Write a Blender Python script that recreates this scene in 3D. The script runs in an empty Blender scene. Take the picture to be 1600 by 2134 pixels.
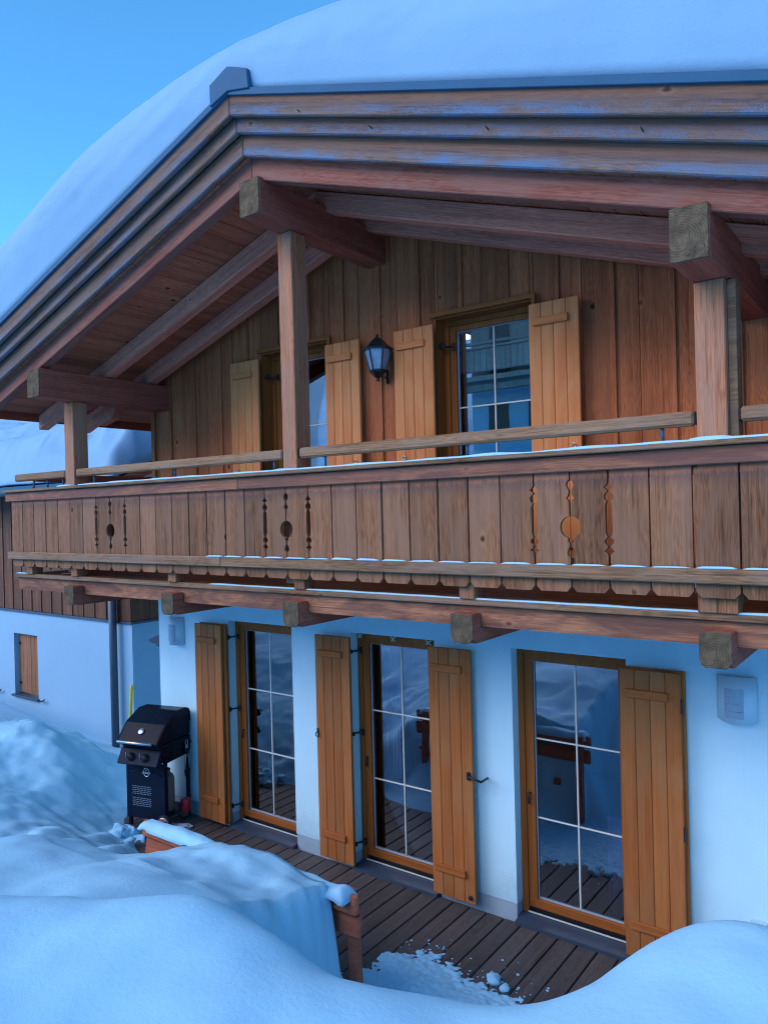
import bpy, bmesh, math, random
import numpy as np
from mathutils import Matrix, Vector, noise as mnoise

random.seed(7)
sc = bpy.context.scene
COL = sc.collection

# ------------------------------------------------------------------ camera
YAW, PITCH, ROLL = math.radians(36.58), math.radians(-0.125), math.radians(-1.45)
CAMPOS = Vector((2.445, -5.455, 3.331))
fw = Vector((-math.sin(YAW)*math.cos(PITCH), math.cos(YAW)*math.cos(PITCH), math.sin(PITCH)))
rt = Vector((math.cos(YAW), math.sin(YAW), 0)); up = rt.cross(fw)
r2 = rt*math.cos(ROLL) + up*math.sin(ROLL); u2 = -rt*math.sin(ROLL) + up*math.cos(ROLL)
cam = bpy.data.cameras.new('camera'); camo = bpy.data.objects.new('camera', cam); COL.objects.link(camo)
M = Matrix((r2, u2, -fw)).transposed().to_4x4(); M.translation = CAMPOS
camo.matrix_world = M
cam.sensor_fit = 'VERTICAL'; cam.sensor_height = 36.0; cam.lens = 1572.4/2134*36.0
cam.clip_start = 0.05; cam.clip_end = 2000
sc.camera = camo

# ------------------------------------------------------------------ sky, fill lamp, exposure
SUN_EL, SUN_AZ = math.radians(13), math.radians(206)      # azimuth clockwise from +Y
w = bpy.data.worlds.new('World'); sc.world = w; w.use_nodes = True
nt = w.node_tree; bg = nt.nodes['Background']
sky = nt.nodes.new('ShaderNodeTexSky'); sky.sky_type = 'NISHITA'; sky.sun_disc = False
sky.sun_elevation = SUN_EL; sky.sun_rotation = SUN_AZ
sky.altitude = 1500; sky.air_density = 1.0; sky.dust_density = 0.0; sky.ozone_density = 2.0
wb = nt.nodes.new('ShaderNodeMix'); wb.data_type = 'RGBA'; wb.blend_type = 'MULTIPLY'; wb.inputs[0].default_value = 1.0
wb.inputs[7].default_value = (0.42, 0.92, 1.15, 1)          # the photograph's cold white balance, even over the whole sky
nt.links.new(sky.outputs[0], wb.inputs[6]); nt.links.new(wb.outputs[2], bg.inputs[0]); bg.inputs[1].default_value = 0.145
sun = bpy.data.lights.new('sun', 'SUN'); fill_suno = bpy.data.objects.new('sun', sun); COL.objects.link(fill_suno)
sun.energy = 2.1; sun.angle = math.radians(80); sun.color = (1.0, 0.89, 0.90)  # wide lamp added as ambient fill, standing in for light bounced off slopes
sd = Vector((math.sin(SUN_AZ)*math.cos(SUN_EL), math.cos(SUN_AZ)*math.cos(SUN_EL), math.sin(SUN_EL)))
fill_suno.rotation_euler = sd.to_track_quat('Z', 'Y').to_euler(); fill_suno.location = (0, -10, 30)
vs = sc.view_settings
vs.view_transform = 'Standard'; vs.look = 'None'; vs.gamma = 1; vs.use_curve_mapping = False
vs.exposure = 1.50
cy = sc.cycles
cy.pixel_filter_type = 'BLACKMAN_HARRIS'; cy.filter_width = 1.1
cy.max_bounces = 6; cy.diffuse_bounces = 3; cy.glossy_bounces = 3; cy.transmission_bounces = 3; cy.transparent_max_bounces = 8
cy.caustics_reflective = False; cy.caustics_refractive = False

# ------------------------------------------------------------------ node helpers / materials
def new_mat(name):
    m = bpy.data.materials.new(name); m.use_nodes = True
    n = m.node_tree.nodes; l = m.node_tree.links
    return m, n, l, n['Principled BSDF']
def N(n, t, **kw):
    x = n.new(t)
    for k, v in kw.items():
        if k in ('operation', 'blend_type', 'data_type', 'noise_dimensions', 'feature', 'clamp', 'interpolation_type', 'voronoi_dimensions'): setattr(x, k, v)
        else: x.inputs[k].default_value = v
    return x
def math_n(n, l, op, a, b=None, clamp=False):
    x = n.new('ShaderNodeMath'); x.operation = op; x.use_clamp = clamp
    for i, v in enumerate((a, b)):
        if v is None: continue
        if isinstance(v, (int, float)): x.inputs[i].default_value = v
        else: l.new(v, x.inputs[i])
    return x.outputs[0]
def mix_c(n, l, fac, a, b, mode='MIX'):
    x = n.new('ShaderNodeMix'); x.data_type = 'RGBA'; x.blend_type = mode
    for i, v in ((0, fac), (6, a), (7, b)):
        if isinstance(v, (int, float)): x.inputs[i].default_value = v
        elif isinstance(v, tuple): x.inputs[i].default_value = (*v, 1) if len(v) == 3 else v
        else: l.new(v, x.inputs[i])
    return x.outputs[2]
def ramp(n, l, fac, lo, hi, smooth=False):
    x = n.new('ShaderNodeMapRange'); x.clamp = True
    if smooth: x.interpolation_type = 'SMOOTHSTEP'
    l.new(fac, x.inputs[0]); x.inputs[1].default_value = lo; x.inputs[2].default_value = hi
    return x.outputs[0]
def mapping(n, l, vec, scale):
    x = n.new('ShaderNodeMapping'); l.new(vec, x.inputs[0]); x.inputs['Scale'].default_value = scale
    return x.outputs[0]
def noise_t(n, l, vec, scale, detail=4, rough=.55, dist=0.):
    x = n.new('ShaderNodeTexNoise'); l.new(vec, x.inputs['Vector'])
    x.inputs['Scale'].default_value = scale; x.inputs['Detail'].default_value = detail
    x.inputs['Roughness'].default_value = rough; x.inputs['Distortion'].default_value = dist
    return x.outputs['Fac']

def wood(name, dark, light, axis=2, weather=None, wamt=0., knots=.6, rough=.65, bump=.25, vary=.25, top=None, frost=None, wscale=1.0, streak=1.0, gloss=.14, crack=0.):
    """procedural timber: grain along one object axis; knots; weathered patches; optional protected
    band (top=(colour, local z, width)) and hoar frost (frost=(local z lo, hi))"""
    m, n, l, b = new_mat(name)
    tc = n.new('ShaderNodeTexCoord'); oi = n.new('ShaderNodeObjectInfo')
    cx = n.new('ShaderNodeCombineXYZ')
    for i, k in enumerate((37., 53., 71.)): l.new(math_n(n, l, 'MULTIPLY', oi.outputs['Random'], k), cx.inputs[i])
    va = n.new('ShaderNodeVectorMath'); va.operation = 'ADD'
    l.new(tc.outputs['Object'], va.inputs[0]); l.new(cx.outputs[0], va.inputs[1]); P = va.outputs[0]
    def sc3(al, ac):
        s = [ac]*3; s[axis] = al; return tuple(s)
    kn = n.new('ShaderNodeTexVoronoi'); ks = [5.2]*3; ks[axis] = 3.6; ks[2 if axis == 1 else 1] = .35; l.new(mapping(n, l, P, tuple(ks)), kn.inputs['Vector']); kn.inputs['Scale'].default_value = 1.
    kd = kn.outputs['Distance']
    # grain bends round knots
    g1 = noise_t(n, l, mapping(n, l, P, sc3(.55, 15)), 1., 3, .65, .3)
    g2 = noise_t(n, l, mapping(n, l, P, sc3(1.3, 75)), 1., 3, .7)
    rings = n.new('ShaderNodeMath'); rings.operation = 'SINE'
    l.new(math_n(n, l, 'MULTIPLY', math_n(n, l, 'ADD', g1, math_n(n, l, 'MULTIPLY', kd, .25)), 70.), rings.inputs[0])
    rgn = math_n(n, l, 'ADD', math_n(n, l, 'MULTIPLY', rings.outputs[0], .07*streak), math_n(n, l, 'ADD', math_n(n, l, 'MULTIPLY', g1, .6), math_n(n, l, 'MULTIPLY', g2, .62)))
    f = ramp(n, l, rgn, .42, .80)
    col = mix_c(n, l, f, dark, light)
    if crack:
        ck = noise_t(n, l, mapping(n, l, P, sc3(.8, 34)), 1., 2, .5, .2)
        col = mix_c(n, l, math_n(n, l, 'MULTIPLY', ramp(n, l, ck, .655, .69), crack), col, tuple(c*.3 for c in dark))
    if weather:
        wn = noise_t(n, l, mapping(n, l, P, sc3(1.3*wscale, 5*wscale)), 1., 2, .65, .8)
        wf = math_n(n, l, 'MULTIPLY', ramp(n, l, math_n(n, l, 'ADD', wn, math_n(n, l, 'MULTIPLY', g2, .18)), .48, .70), wamt)
        col = mix_c(n, l, wf, col, weather)
    if top:
        sp = n.new('ShaderNodeSeparateXYZ'); l.new(tc.outputs['Object'], sp.inputs[0])
        jag = noise_t(n, l, mapping(n, l, P, tuple(6 if i == axis else 34 for i in range(3))), 1., 4, .75)
        z = math_n(n, l, 'ADD', sp.outputs[2], math_n(n, l, 'MULTIPLY', math_n(n, l, 'SUBTRACT', jag, .5), .11))
        tf = ramp(n, l, z, top[1]-top[2]*.5, top[1]+top[2]*.5)
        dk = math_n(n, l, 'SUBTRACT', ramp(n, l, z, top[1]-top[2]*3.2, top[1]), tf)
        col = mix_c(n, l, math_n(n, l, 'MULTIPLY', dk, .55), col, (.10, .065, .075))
        col = mix_c(n, l, math_n(n, l, 'MULTIPLY', tf, .6), col, top[0])
    if knots > 0:
        sel = ramp(n, l, n_col(n, kn), .60, .64)
        kw = math_n(n, l, 'ADD', kd, math_n(n, l, 'MULTIPLY', math_n(n, l, 'SUBTRACT', g2, .5), .12))
        halo = math_n(n, l, 'MULTIPLY', math_n(n, l, 'MULTIPLY', ramp(n, l, kw, .22, .12), sel), knots*.35)
        col = mix_c(n, l, halo, col, tuple(min(1, c*1.25) for c in light))
        kf = math_n(n, l, 'MULTIPLY', math_n(n, l, 'MULTIPLY', ramp(n, l, kw, .115, .06), sel), min(1, knots*1.2))
        col = mix_c(n, l, kf, col, tuple(c*.28 for c in dark))
    if frost:
        sp2 = n.new('ShaderNodeSeparateXYZ'); l.new(tc.outputs['Object'], sp2.inputs[0])
        big = noise_t(n, l, mapping(n, l, P, (2.2, 2.2, 9)), 1., 5, .7)
        spk = noise_t(n, l, P, 170., 2, .6)
        fz = ramp(n, l, sp2.outputs[2], frost[1], frost[0], True)
        ff = math_n(n, l, 'MULTIPLY', fz, ramp(n, l, math_n(n, l, 'ADD', big, math_n(n, l, 'MULTIPLY', spk, .8)), .84, 1.04))
        col = mix_c(n, l, math_n(n, l, 'MULTIPLY', ff, frost[2]), col, (.09, .20, .34))
    # per-piece brightness
    vb = math_n(n, l, 'ADD', math_n(n, l, 'MULTIPLY', oi.outputs['Random'], vary), 1-vary*.5)
    vv = n.new('ShaderNodeVectorMath'); vv.operation = 'SCALE'; l.new(col, vv.inputs[0]); l.new(vb, vv.inputs['Scale'])
    l.new(vv.outputs[0], b.inputs['Base Color'])
    rr = math_n(n, l, 'ADD', math_n(n, l, 'MULTIPLY', g2, .25), rough-.12)
    l.new(rr, b.inputs['Roughness']); b.inputs['Specular IOR Level'].default_value = gloss
    bp = n.new('ShaderNodeBump'); bp.inputs['Strength'].default_value = bump; bp.inputs['Distance'].default_value = .006
    l.new(rgn, bp.inputs['Height']); l.new(bp.outputs[0], b.inputs['Normal'])
    return m
def n_col(n, vor):
    s = n.new('ShaderNodeSeparateColor'); n.id_data.links.new(vor.outputs['Color'], s.inputs[0]); return s.outputs[0]

def plain(name, col, rough=.5, metal=0., spec=.5, var=.12, nscale=6., bump=0., bscale=60., stain=None):
    m, n, l, b = new_mat(name)
    tc = n.new('ShaderNodeTexCoord')
    f = noise_t(n, l, tc.outputs['Object'], nscale, 5, .6)
    c = mix_c(n, l, ramp(n, l, f, .3, .7), tuple(x*(1-var) for x in col), tuple(min(1, x*(1+var)) for x in col))
    if stain:      # splash marks: (local z lo, hi, colour)
        sp = n.new('ShaderNodeSeparateXYZ'); l.new(tc.outputs['Object'], sp.inputs[0])
        zz = math_n(n, l, 'ADD', sp.outputs[2], math_n(n, l, 'MULTIPLY', math_n(n, l, 'SUBTRACT', noise_t(n, l, tc.outputs['Object'], 5., 6, .7), .5), .9))
        dr = noise_t(n, l, mapping(n, l, tc.outputs['Object'], (9, 9, .7)), 1., 5, .7)
        c = mix_c(n, l, math_n(n, l, 'MULTIPLY', ramp(n, l, zz, stain[1], stain[0]), .5), c, stain[2])
        c = mix_c(n, l, math_n(n, l, 'MULTIPLY', ramp(n, l, dr, .60, .72), .18), c, stain[2])
    l.new(c, b.inputs['Base Color'])
    b.inputs['Roughness'].default_value = rough; b.inputs['Metallic'].default_value = metal; b.inputs['Specular IOR Level'].default_value = spec
    l.new(math_n(n, l, 'ADD', math_n(n, l, 'MULTIPLY', f, .2), rough-.1), b.inputs['Roughness'])
    if bump:
        bp = n.new('ShaderNodeBump'); bp.inputs['Strength'].default_value = bump; bp.inputs['Distance'].default_value = .004
        l.new(noise_t(n, l, tc.outputs['Object'], bscale, 4, .7), bp.inputs['Height']); l.new(bp.outputs[0], b.inputs['Normal'])
    return m
def snow_mat(name, col=(.44, .78, .97), fine=.20):
    m, n, l, b = new_mat(name)
    tc = n.new('ShaderNodeTexCoord'); P = tc.outputs['Object']
    f = noise_t(n, l, P, 2.2, 6, .6)
    c = mix_c(n, l, ramp(n, l, f, .3, .7), tuple(x*.95 for x in col), tuple(min(1, x*1.03) for x in col))
    l.new(c, b.inputs['Base Color']); b.inputs['Roughness'].default_value = .75; b.inputs['Specular IOR Level'].default_value = .25
    b.inputs['Subsurface Weight'].default_value = .0
    bp = n.new('ShaderNodeBump'); bp.inputs['Strength'].default_value = fine; bp.inputs['Distance'].default_value = .022
    h = math_n(n, l, 'ADD', math_n(n, l, 'ADD', math_n(n, l, 'MULTIPLY', noise_t(n, l, P, 7., 3, .6), 1.6), noise_t(n, l, P, 40., 4, .7)), math_n(n, l, 'MULTIPLY', noise_t(n, l, P, 260., 2, .6), .4))
    l.new(h, bp.inputs['Height']); l.new(bp.outputs[0], b.inputs['Normal'])
    return m
def glass_mat(name, refl=.2):
    m, n, l, b = new_mat(name)
    n.remove(b); out = n['Material Output']
    tr = n.new('ShaderNodeBsdfTransparent'); tr.inputs[0].default_value = (.72, .82, .92, 1)
    gl = n.new('ShaderNodeBsdfGlossy'); gl.inputs['Roughness'].default_value = .0; gl.inputs['Color'].default_value = (.92, .95, 1, 1)
    fr = n.new('ShaderNodeFresnel'); fr.inputs[0].default_value = 1.5
    tc = n.new('ShaderNodeTexCoord'); bp = n.new('ShaderNodeBump'); bp.inputs['Strength'].default_value = .02; bp.inputs['Distance'].default_value = .02
    l.new(noise_t(n, l, tc.outputs['Object'], 1.6, 2, .5), bp.inputs['Height']); l.new(bp.outputs[0], gl.inputs['Normal'])
    mx = n.new('ShaderNodeMixShader')
    l.new(math_n(n, l, 'ADD', fr.outputs[0], refl-.04, True), mx.inputs[0]); l.new(tr.outputs[0], mx.inputs[1]); l.new(gl.outputs[0], mx.inputs[2])
    l.new(mx.outputs[0], out.inputs['Surface'])
    return m

def end_grain():
    m, n, l, b = new_mat('end_grain')
    tc = n.new('ShaderNodeTexCoord'); oi = n.new('ShaderNodeObjectInfo'); P = tc.outputs['Object']
    mp = n.new('ShaderNodeMapping'); l.new(P, mp.inputs[0])
    cx = n.new('ShaderNodeCombineXYZ'); l.new(math_n(n, l, 'MULTIPLY', oi.outputs['Random'], .09), cx.inputs[0]); cx.inputs[2].default_value = .03; l.new(cx.outputs[0], mp.inputs['Location'])
    wv = n.new('ShaderNodeTexWave'); wv.wave_type = 'RINGS'; wv.rings_direction = 'Y'; l.new(mp.outputs[0], wv.inputs['Vector'])
    wv.inputs['Scale'].default_value = 24.; wv.inputs['Distortion'].default_value = 2.5; wv.inputs['Detail'].default_value = 3.; wv.inputs['Detail Scale'].default_value = 2.
    big = noise_t(n, l, P, 11., 4, .7)
    col = mix_c(n, l, math_n(n, l, 'ADD', math_n(n, l, 'MULTIPLY', wv.outputs['Fac'], .22), math_n(n, l, 'MULTIPLY', ramp(n, l, big, .38, .62), .6)), (.06, .045, .030), (.22, .155, .092))
    vo = n.new('ShaderNodeTexVoronoi'); vo.feature = 'DISTANCE_TO_EDGE'; vo.inputs['Scale'].default_value = 11.
    wp = n.new('ShaderNodeVectorMath'); wp.operation = 'ADD'; l.new(P, wp.inputs[0])
    nz = n.new('ShaderNodeTexNoise'); nz.inputs['Scale'].default_value = 30.; l.new(P, nz.inputs['Vector'])
    sc_ = n.new('ShaderNodeVectorMath'); sc_.operation = 'SCALE'; sc_.inputs['Scale'].default_value = .03; l.new(nz.outputs['Color'], sc_.inputs[0]); l.new(sc_.outputs[0], wp.inputs[1]); l.new(wp.outputs[0], vo.inputs['Vector'])
    col = mix_c(n, l, math_n(n, l, 'MULTIPLY', ramp(n, l, vo.outputs['Distance'], .028, .008), ramp(n, l, big, .48, .62)), col, (.03, .022, .016))
    l.new(col, b.inputs['Base Color']); b.inputs['Roughness'].default_value = .85; b.inputs['Specular IOR Level'].default_value = .1
    bp = n.new('ShaderNodeBump'); bp.inputs['Strength'].default_value = .5; bp.inputs['Distance'].default_value = .004; l.new(vo.outputs['Distance'], bp.inputs['Height']); l.new(bp.outputs[0], b.inputs['Normal'])
    return m

MT = {}
MT['clad'] = wood('cladding_wood', (.28, .066, .024), (.68, .205, .072), 2, weather=(.44, .148, .062), wamt=.6, vary=.4, knots=.8)
MT['shut'] = wood('shutter_wood', (.32, .094, .024), (.49, .155, .043), 2, knots=.2, rough=.5, bump=.12, vary=.26, streak=.6, weather=(.40, .17, .065), wamt=.6)
MT['shutx'] = wood('shutter_wood_cross', (.32, .094, .024), (.49, .155, .043), 0, knots=.1, rough=.5, bump=.06, vary=.14, streak=.5)
MT['ushut'] = wood('lit_upper_shutter_wood', (.62, .19, .058), (.84, .29, .095), 2, knots=.12, rough=.5, bump=.06, vary=.18, streak=.5, weather=(.80, .36, .14), wamt=.5)  # paler copies of the shutter wood: brighter upper-floor light put into the colour
MT['ushutx'] = wood('lit_upper_shutter_wood_cross', (.62, .19, .058), (.84, .29, .095), 0, knots=.1, rough=.5, bump=.06, vary=.14, streak=.5)
MT['frame'] = wood('frame_wood', (.28, .08, .018), (.42, .135, .034), 2, knots=.0, rough=.45, bump=.05, vary=.1, streak=.4)
MT['framex'] = wood('frame_wood_cross', (.28, .08, .018), (.42, .135, .034), 0, knots=.0, rough=.45, bump=.05, vary=.1, streak=.4)
MT['board'] = wood('balcony_board_wood', (.13, .052, .024), (.40, .172, .078), 2, weather=(.29, .148, .086), wamt=.7, knots=.8, bump=.5, vary=.45, crack=.6, top=((.42, .15, .09), .28, .025))
MT['rail'] = wood('rail_wood', (.12, .06, .030), (.38, .205, .105), 0, weather=(.33, .21, .14), wamt=.6, knots=.5, bump=.55, vary=.2, crack=.6)
MT['beamx'] = wood('balcony_beam_wood', (.22, .075, .042), (.54, .235, .12), 0, weather=(.11, .052, .045), wamt=.75, crack=.4, knots=.6, bump=.3, wscale=1.4)
MT['fascia'] = wood('cap_fascia_wood', (.19, .07, .042), (.44, .19, .105), 0, weather=(.17, .075, .062), wamt=.8, crack=.4, knots=.4, bump=.3, wscale=1.2)
MT['purl'] = wood('purlin_wood', (.26, .06, .04), (.44, .13, .08), 1, knots=.3, bump=.2)
MT['post'] = wood('post_wood', (.28, .09, .045), (.64, .255, .12), 2, weather=(.38, .205, .13), wamt=.75, crack=.6, knots=.4, bump=.45)
MT['endg'] = end_grain()
MT['raft'] = wood('rafter_wood', (.44, .155, .10), (.84, .32, .20), 0, knots=.9, bump=.2)
MT['barge'] = wood('barge_rafter_wood', (.17, .045, .03), (.33, .12, .08), 0, knots=.6, bump=.25, weather=(.26, .13, .10), wamt=.6)
MT['rake'] = wood('rake_board_wood', (.085, .047, .03), (.31, .18, .11), 0, crack=.7, weather=(.24, .155, .11), wamt=.6, knots=.7, bump=.6, frost=(-.06, .012, .95), top=((.20, .09, .06), .012, .03))
MT['rakel'] = wood('rake_board_wood_dry', (.09, .05, .032), (.32, .185, .11), 0, crack=.7, weather=(.27, .185, .135), wamt=.6, knots=.6, bump=.6, frost=(-.07, .0, .55), top=((.20, .09, .065), .014, .03))
MT['soff'] = wood('soffit_wood', (.30, .08, .042), (.58, .18, .095), 1, knots=.8, bump=.15, vary=.3)
MT['deck'] = wood('deck_wood', (.05, .037, .035), (.15, .115, .105), 1, weather=(.10, .085, .085), wamt=.6, knots=.2, bump=.35, vary=.35, gloss=.4)
MT['bench'] = wood('bench_wood', (.36, .10, .055), (.58, .18, .10), 0, knots=.2, bump=.15, vary=.12)
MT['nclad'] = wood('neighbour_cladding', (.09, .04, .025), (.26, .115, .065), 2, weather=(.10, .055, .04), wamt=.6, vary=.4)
MT['nshut'] = wood('neighbour_shutter_wood', (.24, .10, .05), (.40, .19, .10), 2, knots=.1, bump=.1)
MT['white'] = plain('white_render', (.58, .86, .98), .85, var=.05, nscale=1.1, bump=.6, bscale=60, stain=(-.95, -.6, (.36, .56, .68)))
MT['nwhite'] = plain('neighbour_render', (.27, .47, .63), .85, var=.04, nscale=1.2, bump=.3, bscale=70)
MT['plinth'] = plain('plinth_render', (.36, .47, .56), .8, var=.08, bump=.2)
MT['tin'] = plain('blue_grey_sheet_metal', (.035, .115, .20), .5, .0, .08, var=.08)
MT['sill'] = plain('sill_metal', (.045, .07, .11), .4, .0, .5)
MT['black'] = plain('black_iron', (.012, .014, .018), .45, .0, .5)
MT['bar'] = plain('glazing_bar_metal', (.72, .72, .66), .35, .0, .5, var=.05)
MT['seal'] = plain('window_spacer', (.35, .47, .58), .4)
MT['glass'] = glass_mat('window_glass', .25)
MT['dark'] = plain('room_wall', (.10, .085, .07), .9)
MT['roomf'] = wood('room_floor', (.08, .05, .03), (.16, .1, .06), 1, bump=.05)
MT['curt'] = plain('curtain_cloth', (.62, .66, .80), .95, var=.15)
MT['pink'] = plain('pink_cloth', (.40, .22, .42), .95, var=.2)
MT['snow'] = snow_mat('snow')
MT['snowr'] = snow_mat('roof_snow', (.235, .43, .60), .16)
MT['bbq'] = plain('barbecue_enamel', (.006, .010, .020), .25, .0, .10, var=.2)
MT['bbqm'] = plain('barbecue_panel', (.010, .018, .036), .4, .0, .08, var=.2)
MT['steel'] = plain('brushed_steel', (.6, .62, .64), .3, .9, .5, var=.05)
MT['lamp'] = plain('lamp_shell', (.52, .72, .84), .45, .0, .5, var=.04)
MT['lampd'] = plain('lamp_slot', (.30, .44, .58), .5, .0, .5, var=.04)
MT['lglass'] = plain('lantern_frosted_glass', (.26, .38, .52), .15, .0, .6, var=.25, nscale=14)
MT['lgreen'] = plain('lantern_iron', (.008, .018, .02), .35, .0, .5)
MT['gas'] = plain('gas_bottle_paint', (.20, .19, .16), .5, var=.15)
MT['red'] = plain('red_plastic', (.55, .02, .03), .4, var=.08)
MT['yellow'] = plain('yellow_plastic', (.75, .55, .01), .45, var=.06)
MT['rubber'] = plain('rubber', (.01, .01, .012), .8)
MT['clip'] = plain('pale_clip', (.55, .60, .45), .6)
MT['bag'] = plain('crumpled_bag', (.45, .5, .56), .4, var=.3, nscale=20)
MT['owood'] = wood('far_balcony_wood', (.20, .18, .16), (.36, .33, .30), 2, knots=0, bump=.1)

# ------------------------------------------------------------------ object helpers
WM = {}      # world matrices
def link(name, me, mat_world, parent=None):
    o = bpy.data.objects.new(name, me); COL.objects.link(o)
    WM[o.name] = mat_world.copy()
    if parent is not None:
        o.parent = parent; o.matrix_basis = WM[parent.name].inverted() @ mat_world
    else:
        o.matrix_basis = mat_world
    return o
def tag(o, label=None, cat=None, group=None, kind=None):
    if label: o['label'] = label
    if cat: o['category'] = cat
    if group: o['group'] = group
    if kind: o['kind'] = kind
    return o
def thing(name, label, cat, loc=(0, 0, 0), rz=0., group=None):
    m = Matrix.Translation(Vector(loc)) @ Matrix.Rotation(rz, 4, 'Z')
    return tag(link(name, None, m), label, cat, group)
def finish(bm, mat, smooth=False):
    bmesh.ops.recalc_face_normals(bm, faces=bm.faces[:])
    me = bpy.data.meshes.new('m'); bm.to_mesh(me); bm.free()
    me.materials.append(MT[mat] if isinstance(mat, str) else mat)
    if smooth: me.polygons.foreach_set('use_smooth', [True]*len(me.polygons))
    return me
BOXES = {}
def box_bm(bm, lo, hi, bevel=0.):
    lo = Vector(lo); hi = Vector(hi)
    r = bmesh.ops.create_cube(bm, size=1., matrix=Matrix.Translation((lo+hi)/2) @ Matrix.Diagonal((*(hi-lo), 1)))
    return r
def box(name, lo, hi, mat, parent=None, bevel=.004, rot=None, base=None):
    """box between two corners (in the frame of `base`, default world)"""
    lo = Vector(lo); hi = Vector(hi); s = hi-lo; c = (lo+hi)/2
    key = (round(s.x, 4), round(s.y, 4), round(s.z, 4), bevel, mat)
    me = BOXES.get(key)
    if me is None:
        bm = bmesh.new(); bmesh.ops.create_cube(bm, size=1., matrix=Matrix.Diagonal((*s, 1)))
        bv = min(bevel, min(s)*.3)
        if bv > 0: bmesh.ops.bevel(bm, geom=bm.edges[:], offset=bv, segments=1, affect='EDGES')
        me = BOXES[key] = finish(bm, mat)
    m = Matrix.Translation(c)
    if rot is not None: m = m @ rot
    if base is not None: m = base @ m
    return link(name, me, m, parent)
def prism(name, pts, y0, y1, mat, parent=None, ang=0., bevel=0., smooth=False, me_only=False, base=None, axis='Y'):
    """outline (x,z) extruded along y; object turned by `ang` about Y so that its x follows the slope"""
    cx = (min(p[0] for p in pts)+max(p[0] for p in pts))/2; cz = (min(p[1] for p in pts)+max(p[1] for p in pts))/2; cy = (y0+y1)/2
    R = Matrix.Rotation(ang, 4, 'Y'); Ri = R.inverted()
    bm = bmesh.new()
    A = [bm.verts.new(Ri @ Vector((p[0]-cx, y0-cy, p[1]-cz))) for p in pts]
    B = [bm.verts.new(Ri @ Vector((p[0]-cx, y1-cy, p[1]-cz))) for p in pts]
    bm.faces.new(A); bm.faces.new(B[::-1])
    k = len(pts)
    for i in range(k): bm.faces.new((A[i], A[(i+1) % k], B[(i+1) % k], B[i]))
    bmesh.ops.recalc_face_normals(bm, faces=bm.faces[:])
    if bevel > 0:
        es = [e for e in bm.edges if e.calc_length() > bevel*3]
        bmesh.ops.bevel(bm, geom=es, offset=bevel, segments=1, affect='EDGES', clamp_overlap=True)
    me = finish(bm, mat, smooth)
    m = Matrix.Translation((cx, cy, cz)) @ R
    if base is not None: m = base @ m
    return link(name, me, m, parent)
def prism_x(name, pts, x0, x1, mat, parent=None, base=None, bevel=0.):
    """outline (y,z) extruded along x"""
    cy = sum(p[0] for p in pts)/len(pts); cz = sum(p[1] for p in pts)/len(pts); cx = (x0+x1)/2
    bm = bmesh.new()
    A = [bm.verts.new((x0-cx, p[0]-cy, p[1]-cz)) for p in pts]; B = [bm.verts.new((x1-cx, p[0]-cy, p[1]-cz)) for p in pts]
    bm.faces.new(A); bm.faces.new(B[::-1]); k = len(pts)
    for i in range(k): bm.faces.new((A[i], A[(i+1) % k], B[(i+1) % k], B[i]))
    bmesh.ops.recalc_face_normals(bm, faces=bm.faces[:])
    if bevel > 0: bmesh.ops.bevel(bm, geom=[e for e in bm.edges if e.calc_length() > bevel*3], offset=bevel, segments=1, affect='EDGES', clamp_overlap=True)
    m = Matrix.Translation((cx, cy, cz))
    if base is not None: m = base @ m
    return link(name, finish(bm, mat), m, parent)
def tube_bm(bm, pts, r, seg=8, cap=True):
    pts = [Vector(p) for p in pts]; rings = []
    for i, p in enumerate(pts):
        d = (pts[min(i+1, len(pts)-1)]-pts[max(i-1, 0)]).normalized()
        a = d.orthogonal().normalized() if i == 0 else (prev - d*prev.dot(d)).normalized()
        prev = a; b_ = d.cross(a); rr = r[i] if isinstance(r, (list, tuple)) else r
        rings.append([bm.verts.new(p+(a*math.cos(t)+b_*math.sin(t))*rr) for t in [2*math.pi*k/seg for k in range(seg)]])
    for A, B in zip(rings, rings[1:]):
        for k in range(seg): bm.faces.new((A[k], A[(k+1) % seg], B[(k+1) % seg], B[k]))
    if cap: bm.faces.new(rings[0][::-1]); bm.faces.new(rings[-1])
def tube(name, pts, r, mat, parent=None, seg=8, base=None, smooth=True):
    bm = bmesh.new(); c = Vector(pts[0]); tube_bm(bm, [Vector(p)-c for p in pts], r, seg)
    m = Matrix.Translation(c)
    if base is not None: m = base @ m
    return link(name, finish(bm, mat, smooth), m, parent)
def lathe(name, prof, loc, mat, parent=None, seg=20, base=None, rot=None, smooth=True):
    bm = bmesh.new(); rings = []
    for r, z in prof: rings.append([bm.verts.new((r*math.cos(2*math.pi*k/seg), r*math.sin(2*math.pi*k/seg), z)) for k in range(seg)])
    for A, B in zip(rings, rings[1:]):
        for k in range(seg): bm.faces.new((A[k], A[(k+1) % seg], B[(k+1) % seg], B[k]))
    bm.faces.new(rings[0][::-1]); bm.faces.new(rings[-1])
    m = Matrix.Translation(loc)
    if rot is not None: m = m @ rot
    if base is not None: m = base @ m
    return link(name, finish(bm, mat, smooth), m, parent)
def multi(name, boxes, mat, parent=None, origin=(0, 0, 0), base=None, bevel=0.):
    """several boxes that make up ONE rigid piece (a frame)"""
    bm = bmesh.new(); o = Vector(origin)
    for lo, hi in boxes: box_bm(bm, Vector(lo)-o, Vector(hi)-o)
    m = Matrix.Translation(o)
    if base is not None: m = base @ m
    return link(name, finish(bm, mat), m, parent)
def sstep(a, b, x):
    t = np.clip((x-a)/(b-a), 0, 1); return t*t*(3-2*t)
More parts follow.
